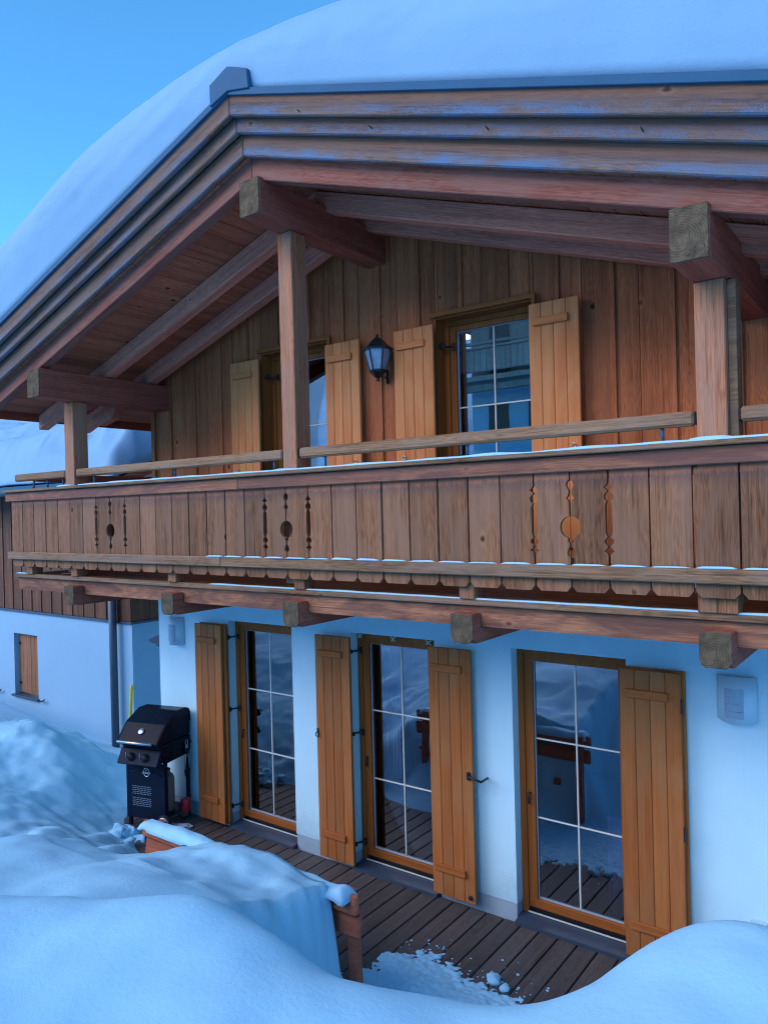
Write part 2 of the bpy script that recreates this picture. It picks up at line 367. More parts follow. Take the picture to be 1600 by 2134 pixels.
def fbm(x, y, z=0., octv=4):
    s = 0.; a = 1.
    for k in range(octv):
        s += a*mnoise.noise((x, y, z+k*7.3)); x *= 2.03; y *= 2.03; a *= .5
    return s
def grid_mesh(xs, ys, Z, mat, smooth=True):
    nx, ny = len(xs), len(ys)
    co = np.empty((ny, nx, 3)); co[..., 0] = xs[None, :]; co[..., 1] = ys[:, None]; co[..., 2] = Z
    idx = np.arange(nx*ny).reshape(ny, nx)
    f = np.stack([idx[:-1, :-1], idx[:-1, 1:], idx[1:, 1:], idx[1:, :-1]], -1).reshape(-1, 4)
    me = bpy.data.meshes.new('m'); me.from_pydata(co.reshape(-1, 3).tolist(), [], f.tolist())
    me.materials.append(MT[mat])
    if smooth: me.polygons.foreach_set('use_smooth', [True]*len(me.polygons))
    return me

# ================================================================== THE SETTING: snow-covered ground
crest = [(-1.55,-4.07,1.62),(-1.0,-3.78,1.63),(-.7,-3.62,1.66),(-.4,-3.46,1.66),(-.12,-3.37,1.68),(.12,-3.32,1.65),(.32,-3.3,1.58),(.54,-3.27,1.54),(.77,-3.22,1.54),(1.01,-3.16,1.56),(1.26,-3.1,1.61),(1.37,-3.02,1.63),(1.48,-2.94,1.71),(1.55,-2.82,1.75),(1.66,-2.68,1.78),(1.77,-2.6,1.8),(1.92,-2.55,1.79),(2.13,-2.46,1.76)]
dip = [(-1.51,-3.54,1.33),(-.83,-3.16,1.33),(-.25,-2.98,1.22),(.14,-2.81,.72),(.69,-2.65,.47),(1.12,-2.46,.53),(1.37,-2.27,.82),(1.65,-2.07,.82),(1.89,-1.88,.77)]
near = [(-.24,-4.46,1.71),(.25,-4.1,1.7),(.69,-3.9,1.71),(1.1,-3.72,1.67),(1.48,-3.56,1.74),(1.75,-3.36,1.8),(2.02,-3.16,1.81),(2.4,-5.5,1.72),(1,-5.5,1.75),(4,-5,1.75),(0,-5.5,1.8),(-2,-5,1.75),(-4,-5,1.6),(-6,-4,1.4),(3,-3,1.75),(4,-2.5,1.7),(5,-1,1.5),(-9,-3.5,1.5),(-9,-6,1.8),(6,-6,1.8)]
mid = [(-2.62,-2.99,1.17),(-2.56,-2.7,1.14),(-2.3,-2.38,1.02),(-2.03,-2.18,.92),(-1.55,-2.2,1.05),(-1.12,-2.25,1.06),(-.78,-2.37,1.11),(-2.01,-3.29,1.27),(-1.56,-2.96,1.28),(-.96,-2.75,1.26)]
bank = [(-2.75,-1.88,.5),(-2.5,-1.86,.56),(-2.25,-1.86,.72),(-1.9,-1.86,.99),(-1.55,-1.86,1.03),(-1.09,-1.86,1.04),(-.71,-1.86,1.0),(-2.2,-1.75,.72),(-1.7,-1.76,1.0),(-1.2,-1.76,1.02),(-.6,-2.3,1.1),(-.5,-2.6,1.15),(-2.9,-1.9,.75),(-3.1,-2.3,.8)]
pile = [(-7.41,-1.32,.92),(-6.84,-.9,.84),(-6.56,-.69,.81),(-6.19,-.54,.79),(-6.05,-.44,.64),(-5.78,-.36,.41),(-5.55,-.32,.27),(-5.37,-.3,.12),(-5.94,-1.35,.61),(-5.52,-1.04,.54),(-5.19,-.79,.27),(-4.95,-.75,.08),(-5.04,-1.8,.53),(-4.66,-1.52,.42),(-4.46,-1.25,.25),(-4.23,-1.08,.12),(-4.14,-2.25,.6),(-3.8,-2.01,.6),(-3.6,-1.45,.3),(-3.3,-1.2,.0),(-7.5,1.2,-.1),(-6.5,.6,.1),(-5.6,.2,.02),(-9,1.2,.1),(-9,-1.2,.95),(-8,-2.5,1.2)]
deckp = [(-4.6,-.3,-.12),(-5.1,.1,-.1),(-4.0,-.7,-.12),(-3,-.9,-.12),(-2,-.9,-.12),(-1,-.9,-.12),(0,-.9,-.12),(1,-.9,-.12),(-4,0,-.12),(-2,0,-.12),(0,0,-.12),(1.3,0,-.05),(2,0,.35),(3,0,.8),(1.7,-.9,.2),(2.4,-1.2,.9)]
path = [(-.5,-1.6,-.1),(-.4,-2.0,.05),(-.2,-2.3,.25),(.1,-2.0,.02),(.4,-1.7,-.1),(.5,-2.2,.15),(.9,-1.9,.1),(1.1,-1.5,-.02),(1.4,-1.7,.4),(-.45,-2.5,.6)]
def rbf(pts):
    p = np.array(pts, float); X = p[:, :2]
    d = np.sqrt(((X[:, None]-X[None])**2).sum(-1)+.01)
    n_ = len(p); A = np.zeros((n_+1, n_+1)); A[:n_, :n_] = d; A[:n_, :n_] -= np.eye(n_)*.02; A[:n_, n_] = 1; A[n_, :n_] = 1
    s = np.linalg.solve(A, np.append(p[:, 2], 0))
    def f(x, y):
        o = np.full(x.shape, s[-1])
        for (a, b_), c in zip(X, s[:-1]): o += c*np.sqrt((x-a)**2+(y-b_)**2+.01)
        return o
    return f
fL = rbf(crest+dip[:3]+near+mid+bank+pile)
fR = rbf(crest+dip+near+mid[-3:]+path+deckp+pile)
xs = np.concatenate([np.linspace(-160, -10, 24)[:-1], np.linspace(-10, -8, 14)[:-1], np.arange(-8, 3.2, .035), np.linspace(3.2, 6, 14), np.linspace(6, 160, 24)[1:]])
ys = np.concatenate([np.linspace(-160, -24, 16)[:-1], np.linspace(-24, -4.7, 40)[:-1], np.arange(-4.7, .7, .035), np.linspace(.72, 3, 8), np.linspace(3, 200, 20)[1:]])
GX, GY = np.meshgrid(xs, ys)
bl = sstep(-1.86, -1.755, GY+.03*np.vectorize(lambda x: mnoise.noise((x*4., 7., 1.))+.6*mnoise.noise((x*11., 2., 1.)))(xs)[None, :])                    # 1 on the house side of the bench back
JX = np.vectorize(lambda y: .05*mnoise.noise((y*5., 1., 2.))+.03*mnoise.noise((y*17., 3., 2.)))(ys)[:, None]
left = 1-sstep(-.76, -.62, GX+JX*1.4)                  # snow bank held by the bench ends at its right end
ZL = fL(GX, GY); ZR = fR(GX, GY)
lw = left*(1-bl); lw = np.where(GX < -2.75, np.maximum(lw*0+1-sstep(-1.9, -1.3, GY), 0)*sstep(-3.6, -2.75, GX)+0*lw, lw)
lw = np.where(GY < -2.5, np.maximum(lw, 0)*1.0 + (1-left)*sstep(-2.45, -3.0, GY)*0, lw)
Z = ZL*lw + ZR*(1-lw)
# slumped foot of the bank beside the bench end
foot = (.50+.10*JX/.05)*(1-sstep(-.70, -.36, GX))*sstep(-2.75, -2.45, GY)*(1-sstep(-1.98, -1.80, GY))*(GX > -1.2)
Z = np.where(foot > .03, np.maximum(Z, foot), Z)
# hill behind the viewer, flat land elsewhere
far = sstep(6, 12, np.maximum(np.abs(GX+1)-4, 0)+np.maximum(0, GY-1)*3)
hill = 1.75+np.clip(-6.5-GY, 0, 60)*.34
Z = np.where(GY < -5.0, Z*(1-sstep(-5., -7., GY))+hill*sstep(-5., -7., GY), Z)
Z = np.where(GY > -5, Z*(1-far)+far*.5, Z)
Z = np.where(GY > .55, np.where(GX < -5.3, Z*(1-sstep(.5, 2., GY))-.3*sstep(.5, 2., GY), -.15), Z)
house = sstep(-.1, .1, GY)*((GX > -5.3) & (GX < 5))
Z = Z*(1-house)-.3*house
# lumps: rough where it was shovelled, smooth on the drift next to the viewer
rough = .75*np.clip(.25+.9*sstep(-2.6, -4.3, GX)+.5*((GY > -2.7) & (GX < -.6)), 0, 1.2)*sstep(-3.4, -2.6, GY)
lump = np.zeros_like(Z)
fine_m = (GX > -8.2) & (GX < 3.4) & (GY > -4.8) & (GY < .7)
for j in range(len(ys)):
    for i in range(len(xs)):
        if fine_m[j, i]:
            x, y = xs[i], ys[j]
            v = fbm(x*1.3, y*1.3, 1., 3)*.05
            if rough[j, i] > .05:
                q = fbm(x*2.0+3, y*2.0, 4., 4)
                v += rough[j, i]*(q*.09 + (abs(mnoise.noise((x*3.2, y*3.2, 9.)))-.25)*.06)
            lump[j, i] = v
        else:
            lump[j, i] = fbm(xs[i]*.13, ys[j]*.13, 2., 4)*.9*min(1, max(0, abs(ys[j]+2)-6)/10)
deckz = (GX > -5.05) & (GX < 1.75) & (Z < -.03)
Z = np.where(deckz, np.minimum(Z, -.08), Z+lump*np.where(Z < .05, .4, 1.))
ground = link('snow_ground', grid_mesh(xs, ys, Z, 'snow'), Matrix())
tag(ground, 'deep blue-white snow drifts lying in front of the chalet', 'snow', kind='structure')

# ------------------------------------------------------------------ terrace deck, plank by plank
deck = multi('terrace_deck', [((-5.4, -2.3, -.075), (2.2, -2.24, -.034)), ((-5.4, -1.2, -.075), (2.2, -1.14, -.034)), ((-5.4, -.12, -.075), (2.2, -.06, -.034))], 'deck', None, (-1.6, -1.1, 0))
tag(deck, 'dark brown timber terrace deck along the foot of the house', 'deck', kind='structure')
PW = .158; x = -5.38
k = 0
while x < 2.1:
    box('plank', (x+.006, -2.3, -.03), (x+PW-.006, -.012, 0.), 'deck', deck, .004, Matrix.Rotation(random.uniform(-.002, .002), 4, 'Y'))
    x += PW

# ================================================================== THE CHALET
XR = -1.63; K = .33; A_ = math.atan(K)
XL, XRR = -4.89, 4.6                            # wall corners
chalet = thing('chalet', 'timber and white rendered chalet with snow-laden gable roof and carved wooden balcony', 'house', (XR, 0, 0))
def zs(z0, x): return z0-K*abs(x-XR)            # roof line through ridge height z0

DOORS = [(-3.712, -2.785), (-2.03, -1.103), (-.371, .556)]
# ground-floor wall: piers and lintel as one rendered wall
wb = []
edges = [XL]+[v for d in DOORS for v in d]+[XRR]
for i in range(0, len(edges), 2): wb.append(((edges[i], 0, .14), (edges[i+1], .34, 2.2)))
wb.append(((XL, 0, 2.2), (XRR, .34, 2.78)))
wb.append(((XL, .34, -.1), (XL+.3, 7.5, 2.78))); wb.append(((XRR-.3, .34, -.1), (XRR, 7.5, 2.78)))
multi('ground_floor_wall', wb, 'white', chalet, (XR, 0, 1))
for i in range(0, len(edges), 2): box('plinth', (edges[i]+.006, .008, -.12), (edges[i+1]-.006, .33, .138), 'plinth', chalet, 0.)
box('rear_wall', (XL+.31, 7.2, -.1), (XRR-.31, 7.5, 2.7), 'white', chalet)
# rooms behind the glass
multi('room_floor', [((XL+.31, .36, -.06), (XRR-.31, 7.1, -.01)), ((XL+.31, .36, 2.72), (XRR-.31, 7.1, 2.76))], 'roomf', chalet, (XR, 3, 0))
multi('inner_wall', [((XL+.32, 3.6, 0), (XRR-.32, 3.7, 2.7)), ((XL+.32, 3.6, 2.8), (XRR-.32, 3.7, 5.2))], 'dark', chalet, (XR, 3.6, 1))

def hinge(x, y, z, parent, d=-1, L=.09):
    """black strap hinge between shutter edge and frame"""
    bm = bmesh.new()
    box_bm(bm, (-.012, -.006, -.03), (.012, .006, .03))
    box_bm(bm, (-.012+d*L, -.10, -.018), (.012+d*L*.4, -.085, .018))
    tube_bm(bm, [(d*.01, -.004, 0), (d*L*.45, -.05, -.004), (d*L*.55, -.09, 0)], .009, 6)
    tube_bm(bm, [(d*L*.55, -.095, -.03), (d*L*.55, -.095, .03)], .01, 6)
    return link('hinge', finish(bm, 'black'), Matrix.Translation((x, y, z)), parent)

def glazed(name, x0, x1, z0, z1, yf, parent, glass_x=(.125, .10), bars=(1.46, .82), gl_top=.11, gl_bot=.165, sill=True):
    """framed glass door: frame (part) > sash, pane, glazing_bar, spacer, sill"""
    fwid = .052
    fr = multi(name, [((x0, yf, z0+.05), (x0+fwid, yf+.09, z1)), ((x1-fwid, yf, z0+.05), (x1, yf+.09, z1)), ((x0+fwid, yf, z1-fwid), (x1-fwid, yf+.09, z1))], 'frame', parent, ((x0+x1)/2, yf, z0))
    gx0, gx1 = x0+glass_x[0], x1-glass_x[1]; gz0, gz1 = z0+gl_bot, z1-gl_top
    a, b_ = x0+fwid+.002, x1-fwid-.002
    multi('sash', [((a, yf+.014, gz0), (gx0, yf+.075, gz1)), ((gx1, yf+.014, gz0), (b_, yf+.075, gz1)), ((a, yf+.014, gz1), (b_, yf+.075, z1-fwid-.002))], 'frame', fr, ((x0+x1)/2, yf, z0))
    box('bottom_rail', (a, yf+.012, z0+.092), (b_, yf+.075, gz0-.001), 'framex', fr)
    gy = yf+.042
    e = .008
    multi('spacer', [((gx0, gy-.004, gz0), (gx0+e, gy+.016, gz1)), ((gx1-e, gy-.004, gz0), (gx1, gy+.016, gz1)), ((gx0+e, gy-.004, gz1-e), (gx1-e, gy+.016, gz1)), ((gx0+e, gy-.004, gz0), (gx1-e, gy+.016, gz0+e*1.6))], 'seal', fr, (gx0, gy, gz0))
    cxs = [gx0+.006, (gx0+gx1)/2, gx1-.006]; czs = [gz0+.006]+sorted(bars)+[gz1-.006]
    for i in range(2):
        for j in range(len(czs)-1):
            box('pane', (cxs[i]+.002, gy+.004, czs[j]+.002), (cxs[i+1]-.002, gy+.008, czs[j+1]-.002), 'glass', fr, 0.)
    box('glazing_bar', (cxs[1]-.007, gy-.003, gz0+.014), (cxs[1]+.007, gy+.010, gz1-.009), 'bar', fr, .002)
    for z in bars:
        box('glazing_bar', (gx0+.009, gy-.0022, z-.0065), (cxs[1]-.0075, gy+.009, z+.0065), 'bar', fr, .002)
        box('glazing_bar', (cxs[1]+.0075, gy-.0022, z-.0065), (gx1-.009, gy+.009, z+.0065), 'bar', fr, .002)
    if sill:
        multi('track', [((x0+.05, yf+.0, z0+.05), (x1-.05, yf+.07, z0+.062)), ((x0+.05, yf+.03, z0+.064), (x1-.05, yf+.07, z0+.09))], 'black', fr, (x0, yf, z0))
        box('track_lip', (x0+.05, yf-.006, z0+.052), (x1-.05, yf-.001, z0+.064), 'bar', fr, 0.)
        prism_x('sill', [(-.055, .002), (yf+.1, .002), (yf+.1, .048), (yf-.01, .046), (-.055, .030)], x0+.003, x1-.003, 'sill', fr)
    return fr

def shutter(x0, x1, z0, z1, yf, parent, batten_top=.17, batten_bot=.24, planks=4, bx=(.10, .80), lab=None, mat='shut'):
    """ledged shutter: core panel (part) > planks, battens"""
    core = box('shutter', (x0+.003, yf+.014, z0+.003), (x1-.003, yf+.032, z1-.003), mat, parent, .002)
    if lab: core['label'] = lab
    pw = (x1-x0)/planks
    for i in range(planks):
        box('plank', (x0+i*pw+.0012, yf, z0), (x0+(i+1)*pw-.0012, yf+.0138, z1), mat, core, .0045)
    if batten_top: box('batten', (x0+bx[0]*(x1-x0), yf-.022, z1-batten_top-.03), (x0+bx[1]*(x1-x0), yf+.002, z1-batten_top+.03), mat+'x', core, .004)
    if batten_bot: box('batten', (x0+bx[0]*(x1-x0), yf-.022, z0+batten_bot-.035), (x0+bx[1]*(x1-x0), yf+.002, z0+batten_bot+.025), mat+'x', core, .004)
    return core

for i, (a, b_) in enumerate(DOORS):
    d = glazed('french_door', a, b_, 0., 2.2, .10, chalet)
    d['label'] = ['glass door beside the barbecue, shutter folded on its left', 'middle glass door with a shutter on each side', 'glass door nearest the big snowdrift at the right'][i]
    tube('door_handle', [(a+.085, .108, 1.02), (a+.085, .085, 1.02), (a+.085, .085, .94)], .009, 'black', d)
# clover clips on the middle door head
for q in range(3):
    bm = bmesh.new(); cxq = -1.985+q*.385
    for ox, oz, s in ((0, 0, .018), (-.022, .014, .012), (.022, .014, .012), (-.016, -.016, .01), (.016, -.016, .01)):
        bmesh.ops.create_icosphere(bm, subdivisions=1, radius=s, matrix=Matrix.Translation((ox, 0, oz)))
    link('clip', finish(bm, 'clip', True), Matrix.Translation((cxq, .085, 2.16)), chalet)
# ground-floor shutters
s1 = shutter(-4.135, -3.715, .05, 2.158, -.105, chalet, lab='folded shutter leaf beside the barbecue')
shutter(-4.10, -3.685, .06, 2.165, -.062, chalet, batten_top=0, batten_bot=0)
s2 = shutter(-2.392, -1.972, .062, 2.17, -.10, chalet, lab='left shutter of the middle glass door')
s3 = shutter(-1.108, -.693, .075, 2.167, -.10, chalet, lab='right shutter of the middle glass door')
s4 = shutter(.542, .968, .09, 2.155, -.105, chalet, lab='right shutter beside the large snowdrift')
shutter(.572, .985, .095, 2.165, -.062, chalet, batten_top=0, batten_bot=0)
for xx, sh in ((-3.70, s1), (-2.02, s2)):
    for z in (2.02, 1.25, .22): hinge(xx+.035, .095, z, sh, -1, .1)
for z in (1.93, 1.05): box('hinge', (.966, -.112, z-.05), (.978, -.09, z+.05), 'black', s4, .003)
lathe('catch', [(.018, 0), (.018, .012), (.008, .016)], (-.74, -.105, .13), 'black', s3, 10, rot=Matrix.Rotation(math.pi/2, 4, 'X'))
tube('hold_back', [(-.72, -.106, 1.135), (-.72, -.125, 1.135), (-.60, -.13, 1.115), (-.60, -.02, 1.115)], .010, 'black', s3)
box('hold_back_plate', (-.745, -.118, 1.10), (-.715, -.10, 1.165), 'black', s3)
tube('catch_ring', [(-2.375+.02*math.cos(t), -.112, 1.22+.02*math.sin(t)) for t in [k*.7 for k in range(10)]], .005, 'black', s2, 6)
box('catch_plate', (-2.385, -.11, 1.23), (-2.362, -.098, 1.28), 'black', s2)
for z in (2.2,): pass
# curtains and things in the rooms
for x0, x1, m_ in ((-3.50, -3.18, 'curt'), (-1.98, -1.80, 'curt'), (.22, .62, 'pink')):
    bm = bmesh.new(); nseg = 26; vs_ = []
    zt = 2.1 if m_ == 'curt' else .78
    for j in (0., zt):
        vs_.append([bm.verts.new((x0+(x1-x0)*i/nseg, .45+.022*math.sin(i*1.7), j+.05)) for i in range(nseg+1)])
    for i in range(nseg): bm.faces.new((vs_[0][i], vs_[0][i+1], vs_[1][i+1], vs_[1][i]))
    r = bmesh.ops.extrude_face_region(bm, geom=bm.faces[:]); bmesh.ops.translate(bm, verts=[v for v in r['geom'] if isinstance(v, bmesh.types.BMVert)], vec=(0, .006, 0))
    link('curtain', finish(bm, m_, True), Matrix(), chalet)

# ---------------- gable wall: board-and-batten cladding
gw_pts = [(XL, 2.78), (XRR, 2.78), (XRR, zs(5.9, XRR)), (XR, 5.9), (XL, zs(5.9, XL))]
UPW = [(-3.10, -2.19), (-1.01, -.10)]           # upper openings
ZUT = 4.95
# backing panel, left clear at the openings
gb = []
ed = [XL+.02]+[v for d in UPW for v in d]+[XRR-.02]
for i in range(0, len(ed), 2): gb.append(((ed[i], .03, 2.78), (ed[i+1], .16, ZUT)))
gable = multi('gable_wall', gb, 'clad', chalet, (XR, .05, 3))
prism('gable_backing', [(XL+.02, ZUT), (XRR-.02, ZUT-.001), (XRR-.02, zs(5.9, XRR)+.9), (XR, 5.88), (XL+.02, zs(5.88, XL)+.12)][:1]+[(XL+.02, ZUT+.01), (XR, 5.9), (1.25, zs(5.9, 1.25)), (1.25, ZUT)], .03, .16, 'clad', gable)
jx = []                                          # joints from measured spacing
x = -1.175-.425*9
bats = []
while x < XRR: bats.append(x); x += .425
cuts = sorted([b_ for b_ in bats]+[b_+.19 for b_ in bats])
cuts = [c for c in cuts if XL+.03 < c < XRR-.03]; cuts = [XL]+cuts+[XRR]
def clad_piece(name, x0, x1, y0, y1, zb, ztop_fn, bev=.003):
    zt0, zt1 = ztop_fn(x0), ztop_fn(x1)
    pts = [(x0, zb), (x1, zb), (x1, zt1)]
    if x0 < XR < x1: pts.append((XR, ztop_fn(XR)))
    pts.append((x0, zt0))
    if min(zt0, zt1) - zb < .03: return None
    return prism(name, pts, y0, y1, 'clad', gable, 0., bev)
topf = lambda x: zs(5.93, x)
def split_around(x0, x1):
    """vertical spans of a board that keep clear of the openings"""
    for a, b_ in UPW:
        if x0 >= a-.001 and x1 <= b_+.001: return [(ZUT+.002, None)]
    return [(2.76, None)]
def boards_at(x0, x1, name, y0, y1):
    xs_ = sorted({x0, x1, *[v for d in UPW for v in d if x0+.012 < v < x1-.012]})
    for p, q in zip(xs_, xs_[1:]):
        inside = any(p >= a-.013 and q <= b_+.013 for a, b_ in UPW)
        clad_piece(name, p+.0015, q-.0015, y0, y1, ZUT+.002 if inside else 2.76, topf)
for i, (p, q) in enumerate(zip(cuts, cuts[1:])):
    boards_at(p, q, 'cladding_board', .0+random.uniform(0, .004), .026)
for b_ in bats:
    if XL+.05 < b_ < XRR-.05: boards_at(b_-.022, b_+.022, 'batten', -.018, -.003)
box('corner_board', (XL-.03, -.02, 2.76), (XL+.03, .0-.004, 4.62), 'clad', gable)
multi('side_wall', [((XL, .17, 2.79), (XL+.12, 7.4, 4.80)), ((XRR-.12, .17, 2.79), (XRR, 7.4, 3.72))], 'clad', chalet, (XR, 3, 3))
# upper doors
for i, (a, b_) in enumerate(UPW):
    d = glazed('balcony_door', a, b_, 2.78, ZUT, .13, chalet, (.115, .095), (4.195, 3.55), .10, .16, sill=False)
    d['label'] = ['upper glass door half hidden by the middle post', 'upper glass door right of the lantern, reflecting another chalet'][i]
    multi('lining', [((a-.001, -.01, 2.79), (a+.012, .129, ZUT-.012)), ((b_-.012, -.01, 2.79), (b_+.001, .129, ZUT-.012)), ((a, -.01, ZUT-.011), (b_, .129, ZUT+.001))], 'frame', d, (a, 0, 3))
    multi('head_trim', [((a-.03, -.045, ZUT+.003), (b_+.03, -.020, ZUT+.04)), ((b_+.0, -.044, ZUT-.05), (b_+.029, -.020, ZUT+.002))], 'framex', d, (a, 0, ZUT))
    box('inner_frame', (a+.06, .19, 3.9), (a+.075, .2, 4.8), 'dark', d)
ush = []
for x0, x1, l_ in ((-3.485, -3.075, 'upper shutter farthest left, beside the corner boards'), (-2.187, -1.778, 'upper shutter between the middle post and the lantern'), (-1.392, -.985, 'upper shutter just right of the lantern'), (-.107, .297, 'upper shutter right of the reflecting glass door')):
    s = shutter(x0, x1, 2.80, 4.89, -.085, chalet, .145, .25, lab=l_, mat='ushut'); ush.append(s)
for s, xx in ((ush[0], -3.055), (ush[2], -.965)):
    for z in (4.72, 3.72): hinge(xx+.055, .125, z, s, -1, .10)
for s, xx in ((ush[0], -3.40), (ush[1], -1.84), (ush[2], -1.30), (ush[3], .24)):
    tube('catch_ring', [(xx+.018*math.cos(t), -.10, 3.78+.018*math.sin(t)) for t in [k*.7 for k in range(10)]], .004, 'steel', s, 6)

# ---------------- purlins and posts
def purlin(xa, xb, zb, zt, y0, y1, lab):
    p = box('purlin', (xa, y0+.012, zb), (xb, y1, zt), 'purl', chalet, .006); p['label'] = lab
    box('end_grain', (xa+.002, y0, zb+.002), (xb-.002, y0+.0125, zt-.002), 'endg', p, .004)
    return p
purlin(-4.80, -4.575, 4.523, 4.80, -1.55, .02, 'left dark red purlin under the eave')
purlin(-1.72, -1.515, 5.525, 5.795, -1.55, .6, 'ridge purlin above the middle post')
purlin(1.362, 1.552, 4.525, 4.80, -1.55, .6, 'right purlin with cracked end grain')
purlin(4.40, 4.59, 3.53, 3.80, -1.55, .02, 'far right purlin')
POSTS = [(-4.83, -4.665, 4.523), (-1.728, -1.58, 5.525), (1.374, 1.53, 4.525), (4.40, 4.56, 3.53)]
for (a, b_, zt), l_ in zip(POSTS[:3], ('post at the far left corner of the balcony', 'tall middle post under the ridge purlin', 'weathered post at the right under the big purlin')):
    p = box('post', (a, -1.15, 2.775), (b_, -.985, zt-.001), 'post', chalet, .006); p['label'] = l_
box('post', (1.531, -1.10, 2.775), (1.575, -.985, 4.52), 'rail', chalet, .003)

# ---------------- roof
def slope_pts(side, xa, xb, ztop, h):
    """plumb-cut board on the slope: x range xa..xb, top line ridge height ztop, depth h (vertical)"""
    return [(xa, zs(ztop, xa)-h), (xb, zs(ztop, xb)-h), (xb, zs(ztop, xb)), (xa, zs(ztop, xa))]
XE, XE2 = -5.95, 5.6                            # eaves
def both(name, y0, y1, ztop, h, mat, parent, bev=.004, xa=None, xb=None, labs=None):
    r = []
    for side in (-1, 1):
        pts = slope_pts(side, XE if side < 0 else XR+.001, XR-.001 if side < 0 else XE2, ztop, h)
        m = mat if isinstance(mat, str) else mat[0 if side < 0 else 1]
        r.append(prism(name, pts, y0, y1, m, parent, A_*side, bev))
    return r
roof = None
bm = bmesh.new()
tp = [(XE, zs(6.30, XE)), (XR, 6.30), (XE2, zs(6.30, XE2)), (XE2, zs(6.06, XE2)), (XR, 6.06), (XE, zs(6.06, XE))]
roof = prism('roof', tp, -1.48, 9.0, 'soff', chalet)
both('fascia_board', -1.71, -1.665, 6.365, .165, ('rakel', 'rake'), roof, .008)
both('fascia_board', -1.645, -1.60, 6.265, .165, ('rakel', 'rake'), roof, .008)
both('fascia_board', -1.585, -1.54, 6.12, .165, ('rakel', 'rake'), roof, .008)
both('barge_rafter', -1.50, -1.40, 6.05, .24, 'barge', roof, .006)
both('rafter', -.80, -.68, 5.955, .165, 'raft', roof, .006)
both('rafter', -.27, -.15, 5.955, .165, 'raft', roof, .006)
# soffit boards run out from the wall, each its own
def soffit(side):
    x0 = XR
    step = .165
    k = 0
    while True:
        a = XR+side*(k*step+.002); b_ = XR+side*((k+1)*step-.003)
        if (side < 0 and b_ < XE) or (side > 0 and b_ > 3.4): break
        lo, hi = min(a, b_), max(a, b_)
        prism('soffit_board', [(lo, zs(5.962, lo)), (hi, zs(5.962, hi)), (hi, zs(5.985, hi)), (lo, zs(5.985, lo))], -1.53, .9, 'soff', roof, A_*side, .003)
        k += 1
soffit(-1); soffit(1)
# eave board and gutter on the left, shaped rafter tails
for y in (-.80, -.27):
    xt = -5.70
    prism('rafter_tail', [(-5.25, zs(5.79, -5.25)-.005), (-5.32, zs(5.79, -5.32)-.085), (-5.60, zs(5.79, -5.60)-.06), (-5.70, zs(5.79, -5.70)+.03), (-5.70, zs(5.79, -5.7)+.10), (-5.25, zs(5.79, -5.25)+.1)], y-.001, y+.121, 'raft', roof, -A_, .008)
box('eave_board', (XE-.03, -1.66, zs(6.0, XE)-.12), (XE-.002, 9.0, zs(6.0, XE)+.10), 'purl', roof)
# metal verge flashing and ridge end
def both_m(y0, y1, ztop, h): return both('verge_flashing', y0, y1, ztop, h, 'tin', roof, .003)
both_m(-1.735, -1.55, 6.39, .052)
prism('ridge_end_cap', [(-1.79, 6.30), (-1.79, 6.455), (-1.60, 6.525), (-1.40, 6.44), (-1.39, 6.30), (-1.60, 6.35)], -1.75, -.6, 'tin', roof, 0., .004)
prism_x('ridge_flap', [(-1.70, 6.37), (-1.60, 6.37), (-1.63, 6.43), (-1.70, 6.44)], -1.395, -1.365, 'sill', roof)
# nails on the right rake
for z0, yy, xx in ((6.22, -1.70, -.95), (6.14, -1.645, -.4), (6.14, -1.645, .42), (6.14, -1.645, 1.28)):
    tube('nail', [(xx, yy+.01, zs(z0, xx)), (xx-.004, yy-.03, zs(z0, xx)+.012)], .004, 'black', roof, 5)
# canopy on the side wall
prism('door_canopy', [(XL-.27, 1.84), (XL-.27, 1.87), (XL, 1.97), (XL, 1.80), (XL-.12, 1.80), (XL-.14, 1.83)], .05, .9, 'sill', chalet)

# ---------------- balcony
BY = -1.26; BW = .229; BX0 = -5.725
balc = multi('balcony', [((-5.77, -1.17, 2.564), (3.9, -1.05, 2.70)), ((-5.77, -1.04, 2.60), (-5.65, 2.5, 2.70)), ((XL-.06, -1.04, 2.60), (XL-.001, 2.5, 2.70))], 'beamx', chalet, (XR, -1.1, 2.6))
# floor planks along the front
y = -1.205; k = 0
while y < -.02:
    box('floor_plank', (-5.80, y, 2.702), (3.9, y+.132, 2.742), 'rail', balc, .003); y += .138; k += 1
for k in range(3):
    box('floor_plank', (-5.80+.138*k*2, .0, 2.702), (-5.80+.138*k*2+.27, 2.5, 2.742), 'rail', balc, .003)
# carrier brackets
def bracket(xa, xb, lab):
    p = prism_x('bracket', [(-1.28, 2.50), (-1.245, 2.463), (-.0, 2.463), (-.0, 2.56), (-1.04, 2.56), (-1.18, 2.56), (-1.18, 2.655), (-1.28, 2.655)], xa, xb, 'purl', chalet, None, .004)
    p['label'] = lab
    q = prism('end_grain', [(xa+.03, 2.464), (xb-.03, 2.464), (xb-.001, 2.495), (xb-.001, 2.655), (xa+.001, 2.655), (xa+.001, 2.495)], -1.292, -1.281, 'endg', p, 0., .003)
for xb, l_ in ((-4.50, 'bracket farthest left, over the neighbouring wall'), (-2.95, 'bracket above the left wall lamp'), (-1.47, 'bracket above the first glass door'), (.03, 'bracket between the middle and right glass doors'), (1.557, 'bracket above the right wall lamp'), (3.05, 'bracket farthest right')):
    bracket(xb-.165, xb, l_)
# spacer blocks between floor and boards
for xx in (-5.45, -4.6, -3.05, -1.52, -.05, 1.43, 1.52, 3.0):
    box('spacer_block', (xx-.055, -1.222, 2.743), (xx+.055, -1.10, 2.95), 'board', balc)
